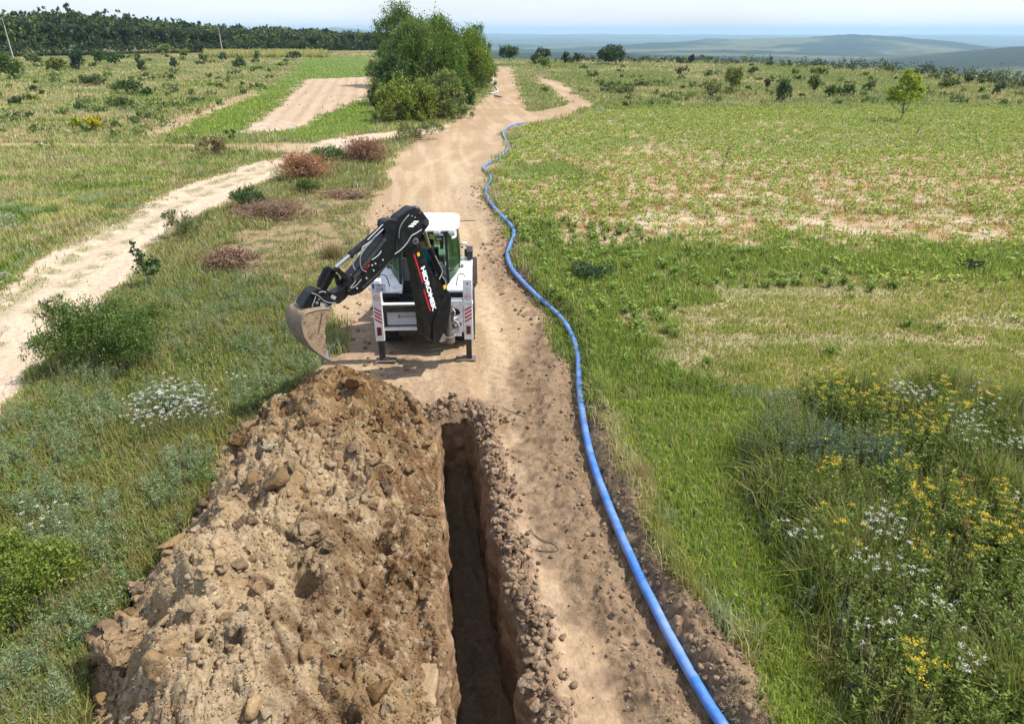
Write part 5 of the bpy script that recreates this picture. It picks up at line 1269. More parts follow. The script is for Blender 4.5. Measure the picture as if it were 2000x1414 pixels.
# plate
PY = YS - .12
pl = MB().box((-.91, PY, 1.815), (.30, .012, .20)).build('number_plate', MPLT, ROOT, .004)
MB().box((-1.03, PY - .0082, 1.85), (.045, .004, .11)).build('blue_band', MBLU, pl)
text('TBU -', .085, 'plate_letters', MDRK, pl, Matrix.Translation((-.99, PY - .0075, 1.84)) @ BACK)
text('279', .105, 'plate_digits', MDRK, pl, Matrix.Translation((-.975, PY - .0075, 1.735)) @ BACK)
# rear frame
b = MB(); b.box((0, YS + .05, 1.375), (1.78, .12, .022)).box((0, YS + .03, .80), (1.78, .12, .06))
fr = b.build('rear_frame', MW, ROOT, .008)
MB().box((0, YS + .02, 1.28), (1.78, .10, .15)).build('upper_rail', MBD, fr, .006)
MB().box((-.42, YS + .10, 1.02), (.80, .04, .32)).build('panel', mat('frame_panel', (.50, .52, .55), .5, dirt=(.3, .24, .18), dscale=5, damt=.4), fr, .01)
MB().box((-.42, YS + .11, 1.02), (.94, .02, .40)).box((.3, YS + .14, 1.02), (.9, .02, .42)).build('back_plate', MBD, fr)
MB().box((.02, YS + .08, 1.06), (.30, .08, .28)).box((-.1, YS + .05, 1.1), (.16, .1, .16)).build('slide_block', MBD, fr, .02)
MB().cyl((-.55, YS + .07, 1.06), (-.2, YS + .06, 1.06), .006, 8).box((-.55, YS + .07, 1.07), (.03, .03, .06)).build('latch', MSTEEL, fr)
MB().box((0, .35, .66), (1.5, .5, .12)).build('chassis_beam', MPL, fr, .02)
# sliding carriage with its holes (ring shaped casting)
b = MB(); car = [(.28, .62), (.93, .62), (.95, .9), (.93, 1.5), (.5, 1.53), (.28, 1.45)]
def ringplate(cx, cz, rx, rz, ox, oz, y, t, bb, seg=20):
    inn = [(cx + rx * math.cos(a * 2 * math.pi / seg), cz + rz * math.sin(a * 2 * math.pi / seg)) for a in range(seg)]
    out = [(cx + max(-ox, min(ox, 1.6 * ox * math.cos(a * 2 * math.pi / seg))), cz + max(-oz, min(oz, 1.6 * oz * math.sin(a * 2 * math.pi / seg)))) for a in range(seg)]
    rows = [[(p[0], y, p[1]) for p in inn + inn[:1]], [(p[0], y, p[1]) for p in out + out[:1]], [(p[0], y + t, p[1]) for p in out + out[:1]], [(p[0], y + t, p[1]) for p in inn + inn[:1]], [(p[0], y, p[1]) for p in inn + inn[:1]]]
    bb.quadstrip(rows)
ringplate(.71, 1.15, .105, .14, .17, .20, -.06 + YS, .10, b); ringplate(.71, .84, .10, .055, .17, .12, -.06 + YS, .10, b)
b.box((.62, -.02 + YS, 1.42), (.50, .20, .14)).box((.58, -.02 + YS, .68), (.5, .16, .08))
b.build('carriage', MW, ROOT, .012)
for z in (1.46, .66): pass
MB().cyl((.56, -.20 + YS, .52), (.56, -.20 + YS, 1.5), .055, 18).cyl((.56, -.2 + YS, 1.28), (.56, -.2 + YS, 1.45), .10, 18).cyl((.56, -.2 + YS, .55), (.56, -.2 + YS, .70), .12, 18).build('swing_post', MSTEEL, ROOT, .006)
for z, c in ((1.12, 1.0), (.93, .9)):
    MB().cyl((.88, .02 + YS, z), (.64, -.12 + YS, z - .05), .05, 16).cyl((.66, -.11 + YS, z - .045), (.54, -.2 + YS, z - .07), .026, 12).build('swing_cylinder', MPIPE if z > 1 else MSTEEL, ROOT)
MB().tube([(.66, -.1 + YS, .95), (.74, -.16 + YS, 1.0), (.78, -.14 + YS, .85), (.68, -.17 + YS, .70), (.58, -.28 + YS, .62)], .022).tube([(.62, -.12 + YS, 1.35), (.70, -.2 + YS, 1.25), (.66, -.2 + YS, 1.1), (.76, -.15 + YS, .98)], .018).build('hose_bundle', mat('pale_hose', (.45, .38, .34), .6), ROOT)
MB().box((.60, -.16 + YS, 1.12), (.10, .06, .20)).build('valve_block', mat('valve_teal', (.05, .12, .11), .4), ROOT, .008)
# rear wheels, front wheels
def wheel(x, y, r, wd, sgn):
    t = MB(); seg = 44; prof = [(-.5, .62), (-.5, .88), (-.42, .97), (0, 1.0), (.42, .97), (.5, .88), (.5, .62)]
    rows = [[(x + p[0] * wd, y + p[1] * r * math.cos(a * 2 * math.pi / seg), r + p[1] * r * math.sin(a * 2 * math.pi / seg)) for a in range(seg + 1)] for p in prof]; t.quadstrip(rows)
    for k in range(22):
        a = k * 2 * math.pi / 22
        for s_ in (-1, 1):
            aa = a + (0 if s_ > 0 else math.pi / 22); c = Vector((x + s_ * wd * .25, y + r * 1.0 * math.cos(aa), r + r * 1.0 * math.sin(aa)))
            t.box(c, (wd * .5, r * .05, r * .075), Matrix.Rotation(aa - math.pi / 2, 3, 'X') @ Matrix.Rotation(s_ * .55, 3, 'Z'))
    root = t.build('wheel', MRUB, ROOT)
    MB().cyl((x - wd * .3, y, r), (x + wd * .3, y, r), r * .62, 28).build('rim', MW, root, .01)
    MB().cyl((x + sgn * wd * .3, y, r), (x + sgn * wd * .42, y, r), r * .22, 16).build('hub', MSTEEL, root)
for sgn in (-1, 1): wheel(.88 * sgn, 1.15, .74, .46, sgn); wheel(.90 * sgn, 3.35, .52, .34, sgn)
MB().box((0, .75, .55), (1.3, .9, .34)).box((0, 2.2, .75), (.7, 3.6, .30)).box((0, 1.15, .74), (1.4, .25, .25)).box((0, 3.35, .52), (1.4, .18, .18)).build('chassis', MBD, ROOT, .02)  # low rear gearbox mass added to deepen the shade under the machine
# fenders
for sx in (-1, 1):
    prof = [(.30, 1.42), (.30, 1.50), (.52, 1.70), (.85, 1.84), (1.7, 1.86), (2.0, 1.6), (1.9, 1.55), (1.55, 1.72), (.9, 1.68), (.55, 1.5)]
    b = MB().prism([(.50 * sx, y, z) for y, z in prof], (.58 * sx, 0, 0)); b.build('fender', MW, ROOT, .025)
    MB().box((.82 * sx, .32, 1.40), (.5, .08, .10)).build('fender_edge', MPL, ROOT, .01)
# cab
CAB = MB()
zb, zt = 1.28, 2.86
PL = [(.54, .42), (.80, .86), (.81, 1.95), (.60, 2.15)]
def pillar(x, y, x2, y2, t, bb): bb.prism([(x - t, y - t, zb), (x + t, y - t, zb), (x + t, y + t, zb), (x - t, y + t, zb)], (x2 - x, y2 - y, zt - zb))
for sx in (-1, 1):
    pillar(.54 * sx, .44, .52 * sx, .50, .030, CAB); pillar(.80 * sx, .88, .735 * sx, .84, .014, CAB); pillar(.80 * sx, 1.55, .735 * sx, 1.4, .028, CAB); pillar(.60 * sx, 2.12, .55 * sx, 1.78, .03, CAB)
CAB.box((0, .44, zb - .0), (1.15, .09, .16)).box((0, .52, 2.80), (1.16, .10, .10)).box((0, 1.3, 1.18), (1.45, 1.75, .08))
cab = CAB.build('cab', MPL, ROOT, .008)
for sx in (-1, 1):
    # curved dark moulding under the side glass
    b = MB(); q = [(.54 * sx, .40, 1.36), (.66 * sx, .56, 1.46), (.78 * sx, .76, 1.66), (.835 * sx, .95, 1.86)]
    rows = []
    for i, p in enumerate(spline(q, 5)): rows.append([(p[0], p[1], p[2] - .10), (p[0] + .045 * sx, p[1] - .03, p[2] - .07), (p[0] + .045 * sx, p[1] - .03, p[2] + .03), (p[0], p[1], p[2] + .06)])
    b.quadstrip(rows); b.build('moulding', mat('grey_moulding', (.05, .05, .06), .5), cab, 0, True, solid=.02)
    b = MB(); lo = [(.555 * sx, .45, 1.40), (.68 * sx, .62, 1.52), (.80 * sx, .86, 1.80)]; hi = [(.535 * sx, .51, 2.76), (.64 * sx, .66, 2.76), (.735 * sx, .84, 2.76)]
    lo2 = spline(lo, 5); hi2 = spline(hi, 5); b.quadstrip([[tuple(lo2[i] + (hi2[i] - lo2[i]) * t + np.array([.035 * sx * math.sin(math.pi * t), -.02 * math.sin(math.pi * t), 0])) for i in range(len(lo2))] for t in np.linspace(0, 1, 9)])
    b.build('quarter_glass', MGLS, cab, 0, True)
    b = MB(); lo = [(.812 * sx, .89, 1.82), (.82 * sx, 1.52, 1.82)]; hi = [(.745 * sx, .86, 2.76), (.745 * sx, 1.40, 2.76)]
    b.quadstrip([[tuple(np.array(lo[i]) + (np.array(hi[i]) - np.array(lo[i])) * t + np.array([.03 * sx * math.sin(math.pi * t), 0, 0])) for i in range(2)] for t in np.linspace(0, 1, 7)]); b.build('side_glass', MGLS, cab, 0, True)
    b = MB().quadstrip([[(.82 * sx, 1.58, 1.3), (.62 * sx, 2.10, 1.3)], [(.745 * sx, 1.43, 2.76), (.56 * sx, 1.78, 2.76)]]); b.build('door_glass', MGLS, cab)
    MB().box((.86 * sx, .98, 2.30), (.04, .12, .03)).build('handle', MPL, cab, .006)
MB().quadstrip([[(-.58, 2.14, 1.6), (.58, 2.14, 1.6)], [(-.53, 1.80, 2.78), (.53, 1.80, 2.78)]]).build('windscreen', MGLS, cab)
# white sticker on the top of the right quarter glass
MB().prism([(.63, .635, 2.56), (.735, .80, 2.60), (.735, .80, 2.74), (.63, .635, 2.70)], (.014, -.012, 0)).build('glass_sticker', MWHT, cab)
text('10', .10, 'sticker_number', MDRK, cab, Matrix.Translation((.66, .655, 2.60)) @ Matrix.Rotation(math.atan2(.165, .105), 4, 'Z') @ BACK)
# roof
b = MB(); n = 28; rows = []
def sq(a, ex): c, s_ = math.cos(a), math.sin(a); return math.copysign(abs(c) ** ex, c), math.copysign(abs(s_) ** ex, s_)
for k, (rx, ry, z) in enumerate([(.0, .0, 2.925), (.72, .66, 2.925), (.80, .73, 2.90), (.82, .75, 2.87), (.80, .74, 2.835), (.72, .68, 2.82), (0, 0, 2.82)]):
    rows.append([(rx * sq(a * 2 * math.pi / 40, .32)[0] * (1 if True else 0), 1.08 + ry * sq(a * 2 * math.pi / 40, .32)[1], z - .005) for a in range(41)])
b.quadstrip(rows)
roof = b.build('roof', MWH, cab, 0, True)
b = MB()
for x in (-.52, -.26, .0, .26, .52): b.box((x, 1.05, 2.925), (.16, 1.15, .022))
b.build('roof_ribs', MWH, roof, .01)
b = MB()
for x in (-.62, -.3, .05, .34, .66): b.box((x, .355, 2.835), (.15, .10, .09))
b.build('roof_lip', MWH, roof, .02)
MB().box((0, .45, 2.83), (1.2, .14, .06)).build('roof_trim', MPL, roof, .01)
for x in (.42, -.42, .66): 
    h = MB().box((x, .43, 2.76), (.12, .07, .08)).build('work_lamp', MPL, cab, .01); MB().box((x, .392, 2.757), (.095, .006, .055)).build('lens', mat('lamp_lens', (.6, .62, .65), .15), h)
MB().box((.36, .62, 2.60), (.17, .05, .10)).build('rear_radio', MPL, cab, .01); MB().box((.36, .592, 2.60), (.12, .006, .05)).build('radio_face', MPIPE, cab)
MB().tube([(.42, .6, 2.70), (.5, .62, 2.64), (.6, .62, 2.66)], .016).build('grab_handle', MHOSE, cab)
MB().tube([(.78, .95, 2.90), (.95, .93, 2.92), (1.20, .90, 2.93)], .009, 6, 3).build('aerial', MPL, cab)
for sx in (-1, 1):
    m_ = MB().tube([(.80 * sx, 1.8, 2.15), (.93 * sx, 1.75, 2.12), (.97 * sx, 1.75, 2.0)], .014).build('mirror_arm', MPL, cab); MB().box((.98 * sx, 1.72, 1.90), (.18, .06, .28)).build('mirror', MPL, m_, .02)
MB().cyl((.88, 1.05, 2.36), (.96, 1.05, 2.36), .04, 14).build('side_lamp', MWHT, cab)
# interior
MB().box((-.06, 1.18, 1.62), (.52, .50, .12)).box((-.06, 1.46, 2.0), (.48, .12, .72)).box((-.06, 1.48, 2.42), (.28, .08, .16)).box((-.06, 1.2, 1.4), (.3, .3, .36)).build('seat', MSEAT, cab, .04)
MB().box((0, 1.98, 1.75), (.5, .24, .5)).box((.40, .75, 1.5), (.22, .25, .35)).box((-.40, .75, 1.5), (.22, .25, .35)).build('console', MPL, cab, .03)
for x in (-.42, -.34, .30, .38, .46): MB().cyl((x, .75, 1.66), (x * .96, .68, 1.98), .009, 8).cyl((x * .96, .68, 1.96), (x * .958, .675, 2.05), .024, 10).build('lever', MPL, cab)
MB().tube([(.44, .7, 1.5), (.5, .58, 1.7), (.47, .52, 1.95), (.36, .5, 2.1)], .02).box((.44, .6, 1.95), (.16, .04, .05)).box((.42, .62, 1.84), (.10, .05, .12)).build('control_pipes', mat('cab_grey', (.30, .32, .31), .45), cab)
MB().box((-.42, .56, 1.9), (.16, .03, .5)).build('cab_door_trim', mat('trim_grey', (.09, .10, .11), .5), cab, .01)
# bonnet, loader
b = MB().prism([(-.42, 2.15, 1.15), (-.42, 2.15, 1.80), (-.42, 3.6, 1.62), (-.42, 3.95, 1.45), (-.42, 3.95, .8), (-.42, 2.15, .8)], (.84, 0, 0)); b.build('bonnet', MW, ROOT, .05)
MB().cyl((.28, 2.9, 1.6), (.28, 2.9, 2.15), .045, 16).tube([(.28, 2.9, 2.13), (.28, 2.87, 2.25), (.28, 2.75, 2.3)], .042).build('exhaust', MBD, ROOT)
for sx in (-1, 1):
    X = .66 * sx
    MB().box((X, 2.35, 1.35), (.12, .28, .95)).build('loader_tower', MW, ROOT, .02)
    MB().prism([(X - .06, 2.3, 1.82), (X - .06, 2.3, 1.62), (X - .06, 3.7, 1.02), (X - .06, 4.5, .30), (X - .06, 4.68, .35), (X - .06, 4.6, .55), (X - .06, 3.8, 1.28)], (.12, 0, 0)).build('loader_arm', MW, ROOT, .015)
    MB().cyl((X, 2.5, 1.1), (X, 3.2, 1.15), .05, 14).build('lift_cylinder', MBD, ROOT)
MB().box((1.02, 1.6, 1.98), (.14, .5, .20)).build('side_box', MPL, ROOT, .02)
prof = [(4.62, .95), (4.60, .45), (4.66, .16), (4.85, .06), (5.45, .06), (5.45, .085), (4.9, .10), (4.72, .22), (4.68, .5), (4.68, .95)]
b = MB().prism([(-1.16, y, z) for y, z in prof], (2.32, 0, 0)); sd_ = [(4.66, .9), (4.66, .2), (4.85, .08), (5.42, .08), (5.25, .35), (4.85, .88)]
for x in (-1.16, 1.13): b.prism([(x, y, z) for y, z in sd_], (.03, 0, 0))
b.build('loader_bucket', MSTEEL, ROOT)

# ---- digging arm, lying in one upright plane swung out to the left
TH = R(47.0)
dW = Vector((-math.sin(TH), -math.cos(TH), 0)); nW = Vector((math.cos(TH), -math.sin(TH), 0))     # along the arm; towards the side seen in the photo
KW = (Matrix.Translation(ROOT.location) @ Matrix.Rotation(HD, 4, 'Z')) @ Vector((.56, -.32 + YS, 0))
def U(zx, zy, off=0.0):
    """arm drawing point -> local point, off = distance from the arm's centre plane"""
    d = Vector(ray(540 + zx / 4.1595, 380 + zy / 4.1595).tolist()); o_ = Vector((0, 0, CH)); P0 = KW + nW * off
    t = (P0 - o_).dot(nW) / d.dot(nW); return L(o_ + d * t)
nL = (RI.to_3x3() @ nW)
def slab(b, pts, hw, off=0.0, trace=None):
    """prism through the arm plane: near face at off+hw, far face at off-hw; traced on the near face"""
    b.prism([U(x, y, off + hw) for x, y in pts], -nL * hw * 2)
boom_pts = [(1092,440),(1096,405),(1130,366),(1168,395),(1180,440),(1225,560),(1290,680),(1345,745),(1400,785),(1422,830),(1416,940),(1388,1090),(1390,1150),(1352,1180),(1322,1215),(1275,1200),(1235,1165),(1198,1150),(1190,1060),(1190,1000),(1170,880),(1150,760),(1128,640),(1106,520)]
b = MB(); slab(b, boom_pts, .12); boom = b.build('boom', MBK, ROOT, .012)
# raised lower cheek of the boom
b = MB(); slab(b, [(1385,785),(1418,835),(1412,940),(1386,1090),(1388,1150),(1318,1212),(1272,1195),(1270,1050),(1325,915)], .155); b.build('boom_cheek', MBK, boom, .015)
b = MB().cyl(U(1130,380,.17), U(1130,380,-.17), .052, 20).cyl(U(1130,380,.175), U(1130,380,.12), .062, 20).build('pin', MSTEEL, boom, .004)
b = MB().cyl(U(1130,380,.178), U(1130,380,.174), .034, 16).build('pin_cap', MDRK, boom)
MB().cyl(U(1340,1165,.16), U(1340,1165,-.16), .10, 20).cyl(U(1300,1010,-.2), U(1300,1010,.0), .03, 12).build('foot_pin', MSTEEL, boom, .006)
# red stripes and lettering on the near face
def facequad(p0, p1, w0, off, name, m, parent):
    a = U(*p0, off); c = U(*p1, off); u = (c - a).normalized(); v = nL.cross(u) * w0; MB().prism([a, c, c + v, a + v], nL * .003).build(name, m, parent)
facequad((1113,492),(1184,722),.032,.121,'red_stripe',MRED,boom)
facequad((1192,775),(1244,950),.032,.121,'red_stripe',MRED,boom)
p0, p1 = U(1163,600,.122), U(1262,955,.122); u = (p1 - p0).normalized(); v = nL.cross(u)
if v.x < 0: pass
M3 = Matrix((u, v, nL)).transposed().to_4x4(); Ln = (p1 - p0).length
tt = text('HIDROMEK', .135, 'lettering', MWHT, boom, Matrix.Identity(4), bold=.0065, ext=.002); wd = tt.dimensions.x if tt.dimensions.x > 0 else .8
xs_ = [v_.co.x for v_ in tt.data.vertices]; wd = max(xs_) - min(xs_)
tt.matrix_local = Matrix.Translation(p0 + v * .030) @ M3 @ Matrix.Diagonal((Ln / wd, 1, 1, 1))
for q, s_ in (((1140,478),.075), ((1352,742),.09)):
    a = U(*q, .123); MB().prism([a, a + u * s_, a + u * s_ + v * s_ * .8, a + v * s_ * .8], nL * .003).build('warning_label', MYEL, boom)
# dipper
dip_out = [(1086,118),(1118,104),(1155,112),(1196,150),(1243,212),(1243,248),(1204,300),(1168,355),(1130,400),(1066,446),(970,530),(880,604),(820,680),(742,752),(700,790),(645,816),(604,826),(578,800),(570,740),(578,692),(612,655),(700,556),(742,500),(832,404),(874,350),(886,310),(874,262),(880,222),(918,204),(975,208),(1000,178)]
b = MB(); slab(b, dip_out, .125); dip = b.build('dipper_arm', MBK, ROOT, .014)
b = MB(); slab(b, [(1240,214),(1196,150),(1154,114),(1118,106),(1086,125),(1030,220),(975,330),(960,480),(1060,430),(1130,385),(1200,302),(1241,250)], .145); b.build('dipper_cheek', MBK, dip, .012)
MB().cyl(U(1215,228,.18), U(1215,228,-.16), .060, 20).cyl(U(1165,150,.165), U(1165,150,-.15), .035, 14).build('dipper_pin', MBD, dip, .006)
b = MB()
for (x0, y0) in ((1106,222),(1088,240),(1068,258)):
    b.prism([U(x0,y0+6,.148), U(x0+42,y0+8,.148), U(x0+52,y0-6,.148), U(x0+14,y0-8,.148)], nL * .003)
b.build('white_bars', MWHT, dip)
for x, y in ((865,532),(805,562),(778,575),(790,617),(732,680),(655,762),(1123,186),(1100,175)): MB().cyl(U(x,y,.124), U(x,y,.145), .016, 10).build('bolt', MPIPE, dip)
b = MB(); b.box(U(880,335,0), (.1, .1, .1)); slab(b, [(890,215),(925,200),(930,235),(900,262),(880,250)], .07); b.build('cylinder_bracket', MBD, dip, .01)
b = MB().tube([U(960,485,.15), U(1010,450,.16), U(1060,395,.16), U(1095,340,.16), U(1130,318,.16), U(1180,285,.16)], .010).tube([U(775,532,.14), U(805,512,.15), U(830,490,.15), U(852,460,.14)], .011).build('pipe', MPIPE, dip)
b = MB().tube([U(1078,165,.15), U(1050,195,.17), U(1012,250,.17), U(996,300,.16), U(995,355,.15)], .010).tube([U(1095,110,.05), U(1120,92,.1), U(1150,100,.12), U(1172,122,.14)], .014).tube([U(1110,112,.0), U(1140,95,.03), U(1165,108,.05)], .012).tube([U(1070,120,-.05), U(1085,100,0), U(1110,98,.05)], .014).build('hose', MHOSE, dip)
MB().box(U(730,600,.15), (.03, .03, .03)).cyl(U(742,590,.15), U(752,570,.15), .018, 10).build('red_coupling', MRED, dip)
b = MB(); b.prism([U(x, y, .126) for x, y in [(878,352),(896,366),(640,690),(618,672)]], nL * .012); b.prism([U(x, y, .126) for x, y in [(948,520),(955,530),(700,765),(692,756)]], nL * .008); b.build('arm_rail', MBD, dip, .003)
# bucket cylinder above the dipper
cyl_ = MB().cyl(U(905,232,0), U(600,492,0), .062, 20).cyl(U(622,474,0), U(596,496,0), .072, 20).build('bucket_cylinder', MBK, dip, .006)
MB().cyl(U(610,484,0), U(480,592,0), .034, 18).build('rod', MCH, cyl_)
MB().tube([U(905,228,.08), U(922,238,.09), U(900,262,.09), U(860,288,.09), U(760,385,.08), U(700,430,.08), U(690,470,.07), U(660,488,.06)], .012).tube([U(890,225,.05), U(860,250,.08), U(800,310,.08), U(740,370,.08)], .011).build('oil_pipe', MPIPE, cyl_)
MB().tube([U(640,486,.07), U(622,540,.08), U(625,590,.10), U(640,612,.12)], .012).tube([U(810,330,.1), U(720,440,.12), U(684,500,.13), U(680,560,.14), U(695,610,.15), U(730,628,.15)], .010).tube([U(600,650,.1), U(640,700,.13), U(600,760,.15), U(640,745,.15), U(690,690,.14)], .010).build('hose', MHOSE, cyl_)
# linkage
ln = MB()
for off in (-.10, .10):
    o2 = off
    ln.prism([U(x, y, o2 + .015) for x, y in [(462,612),(480,588),(510,600),(560,640),(600,700),(618,770),(598,800),(575,785),(572,730),(540,680),(500,640)]], -nL * .03)
ln.cyl(U(480,605,.14), U(480,605,-.14), .03, 14).cyl(U(590,785,.16), U(590,785,-.16), .035, 14).build('guide_link', MBK, dip, .005)
b = MB(); slab(b, [(392,600),(425,582),(450,600),(425,650),(385,720),(362,760),(335,755),(345,700)], .03, .12); slab(b, [(440,620),(468,600),(490,620),(465,680),(420,760),(400,790),(365,780),(380,740)], .03, -.06); slab(b, [(475,640),(500,650),(520,700),(540,745),(520,765),(495,740)], .03, -.12)
b.cyl(U(420,602,.16), U(420,602,-.14), .032, 14).cyl(U(470,612,.16), U(470,612,-.14), .03, 14); b.build('push_link', MBK, dip, .005)
b = MB(); slab(b, [(600,700),(615,760),(600,800),(560,850),(510,890),(440,888),(395,860),(360,830),(340,800),(360,785),(440,790),(470,800),(530,770),(570,730)], .10); slab(b, [(215,912),(235,860),(280,800),(335,765),(380,785),(440,835),(470,880),(440,905),(400,925),(330,915)], .14)
quick = b.build('quick_coupler', MBK, dip, .01)
MB().prism([U(448,812,.15), U(488,830,.15), U(474,857,.15), U(438,840,.15)], nL * .003).prism([U(358,872,.15), U(402,885,.15), U(398,912,.15), U(354,905,.15)], nL * .003).build('data_plate', MPIPE, quick)
MB().tube([U(285,800,.16), U(320,812,.17), U(350,830,.17), U(380,860,.17), U(430,880,.17), U(480,880,.16)], .010).tube([U(320,825,.16), U(300,880,.17), U(280,940,.15)], .010).tube([U(310,870,.16), U(290,900,.17), U(292,945,.15)], .008).tube([U(400,890,.16), U(420,915,.16), U(425,945,.15)], .008).tube([U(345,800,.16), U(370,790,.17), U(400,795,.16)], .012).build('hose', MHOSE, quick)
MB().cyl(U(330,880,.15), U(330,880,.17), .03, 14).cyl(U(345,850,.15), U(345,850,.17), .022, 14).cyl(U(440,920,.18), U(440,920,-.2), .03, 14).build('coupler_pin', MSTEEL, quick, .004)
# bucket: two side plates and a curved shell
side = [(300,948),(350,938),(405,932),(440,938),(446,965),(440,1000),(418,1035),(398,1070),(392,1130),(398,1190),(410,1250),(428,1345),(392,1325),(340,1290),(285,1240),(240,1180),(213,1120),(205,1060),(213,1010),(236,970)]
HWB = .29
b = MB(); b.prism([U(x, y, HWB) for x, y in side], -nL * .03)
bk = [p for p in side]
near = [U(x, y, HWB) for x, y in side]
b.prism([p - nL * (2 * HWB - .03) for p in near], -nL * .03)
bucket = b.build('bucket', MBCK, ROOT, .005)
shell_i = [3, 2, 1, 0, 19, 18, 17, 16, 15, 14, 13, 12, 11]
path = spline([tuple(near[i]) for i in shell_i], 4)
b = MB(); b.quadstrip([[tuple(np.array(p) - np.array(nL) * t) for t in np.linspace(-.005, 2 * HWB + .005, 9)] for p in path]); b.build('shell', MBUC, bucket, 0, True, solid=.028)
b = MB(); tip = near[11]; up_ = (near[10] - near[11]).normalized()
b.prism([near[11] + nL * .012, near[10] + nL * .012, near[10] + nL * .012 + (near[10] - near[9]).cross(nL).normalized() * .0, near[11] + (near[12] - near[11]).normalized() * .12 + nL * .012], -nL * (2 * HWB + .024)); b.build('cutting_edge', MPIPE, bucket)
b = MB(); b.tube([U(375,960,HWB + .012), U(360,1040,HWB + .012), U(342,1130,HWB + .012)], .008, 6, 3); b.build('side_rib', MSTEEL, bucket)
for k in range(4):
    c = near[11] - nL * (.05 + k * .16); dd_ = (near[11] - near[13]).normalized(); MB().cyl(c - dd_ * .06, c + dd_ * .10, .035, 8, .012).build('tooth', MSTEEL, bucket)
b = MB()
for z_, r_ in ((U(330,1000,.1), .11), (U(320,1080,.0), .13), (U(350,1160,-.05), .12), (U(345,1230,.05), .10)): bmesh.ops.create_icosphere(b.bm, subdivisions=2, radius=r_, matrix=Matrix.Translation(z_))
b.build('stuck_soil', MBCK, bucket, 0, True)
# boom cylinder right of the boom and its dipper cylinder behind
c2 = MB().cyl(U(1244,440,-.02), U(1372,735,-.02), .066, 20).cyl(U(1240,430,-.02), U(1250,455,-.02), .078, 20).build('boom_cylinder', MBK, boom, .006)
MB().cyl(U(1205,300,-.02), U(1246,446,-.02), .036, 16).build('rod', MOLV, c2)
MB().tube([U(1290,500,.05), U(1320,560,.06), U(1340,600,.06), U(1345,640,.06), U(1322,690,.07)], .010).tube([U(1345,665,.04), U(1370,700,.05), U(1385,760,.06)], .010).build('hose', MPIPE, c2)

# ------------------------------------------------------------------ operator
def skin(name, P, E, rad, m, parent, sub=2):
    me = bpy.data.meshes.new(name); me.from_pydata([Vector(p) for p in P], E, []); me.materials.append(m); o = bpy.data.objects.new(name, me); COL.objects.link(o); o.parent = parent
    md = o.modifiers.new('skin', 'SKIN'); md.use_smooth_shade = True
    for v, r_ in zip(me.skin_vertices[0].data, rad): v.radius = (r_, r_) if not isinstance(r_, tuple) else r_
    me.skin_vertices[0].data[0].use_root = True
    s_ = o.modifiers.new('sub', 'SUBSURF'); s_.levels = s_.render_levels = sub; return o
MSK = mat('skin', (.42, .24, .16), .55); MTEAL = mat('teal_cloth', (.0, .17, .20), .85); MJEAN = mat('denim', (.02, .035, .10), .85); MHAIR = mat('hair', (.03, .02, .015), .7)
OP = empty('person', (ROOT.matrix_world @ Vector((0, 0, 0)))); OP.location = (Matrix.Translation(ROOT.location) @ Matrix.Rotation(HD, 4, 'Z')) @ Vector((-.06, 1.12, 1.68)); OP.rotation_euler = (0, 0, HD)
tag(OP, 'machine operator in teal t-shirt and dark blue jeans seated in the cab, hands on levers', 'person')
# faces -Y; x right. seat surface z=0
P = [(0, .08, .12), (0, .12, .34), (0, .10, .50), (0, .06, .60), (0, .02, .70), (0, 0, .80),
     (-.17, .08, .49), (-.27, -.02, .25), (-.30, -.24, .22), (-.31, -.34, .24),
     (.17, .08, .49), (.29, -.02, .25), (.36, -.24, .24), (.38, -.34, .28)]
E = [(0,1),(1,2),(2,3),(3,4),(4,5),(2,6),(6,7),(7,8),(8,9),(2,10),(10,11),(11,12),(12,13)]
rad = [(.12,.10),(.13,.10),(.12,.09),.052,(.072,.09),(.06,.08),.055,.042,.032,.030,.055,.042,.032,.030]
n0 = len(P)
for sx, hb in ((-1, 9), (1, 13)):
    h = Vector(P[hb])
    for k in range(5):
        a = h + Vector(((k - 2) * .017 * sx, -.035, .0)); 
        if k == 4: a = h + Vector((-.03 * sx, -.01, .01))
        ln_ = [.028, .032, .030, .024, .02][k]
        i = len(P); P += [tuple(a), tuple(a + Vector((0, -ln_, -.004))), tuple(a + Vector((0, -ln_ * 1.3, -.03)))]; E += [(hb, i), (i, i + 1), (i + 1, i + 2)]; rad += [.010, .009, .007]
body = skin('body', P, E, rad, MSK, OP, 2)
skin('shirt', [(0, .08, .06), (0, .12, .30), (0, .11, .48), (0, .09, .545), (-.17, .08, .49), (-.245, .015, .33), (.17, .08, .49), (.25, .02, .33)], [(0,1),(1,2),(2,3),(2,4),(4,5),(2,6),(6,7)], [(.165,.13),(.175,.13),(.15,.11),.07,.075,.062,.075,.062], MTEAL, OP)
skin('trousers', [(0, .06, .07), (-.11, .0, .08), (-.17, -.40, .12), (-.17, -.46, -.28), (.11, .0, .08), (.17, -.40, .12), (.17, -.46, -.28)], [(0,1),(1,2),(2,3),(0,4),(4,5),(5,6)], [.13,.10,.075,.055,.10,.075,.055], MJEAN, OP)
b = MB(); bmesh.ops.create_uvsphere(b.bm, u_segments=20, v_segments=12, radius=1, matrix=Matrix.Translation((0, .03, .79)) @ Matrix.Diagonal((.088, .102, .085, 1))); b.build('hair', MHAIR, OP, 0, True)
b = MB().box((-.03, -.083, .735), (.022, .01, .01)).box((.03, -.083, .735), (.022, .01, .01)); b.build('eyes', MDRK, OP, .003)
b = MB().cyl((0, -.085, .745), (0, -.108, .705), .010, 10, .015); b.build('nose', MSK, OP, 0, True)
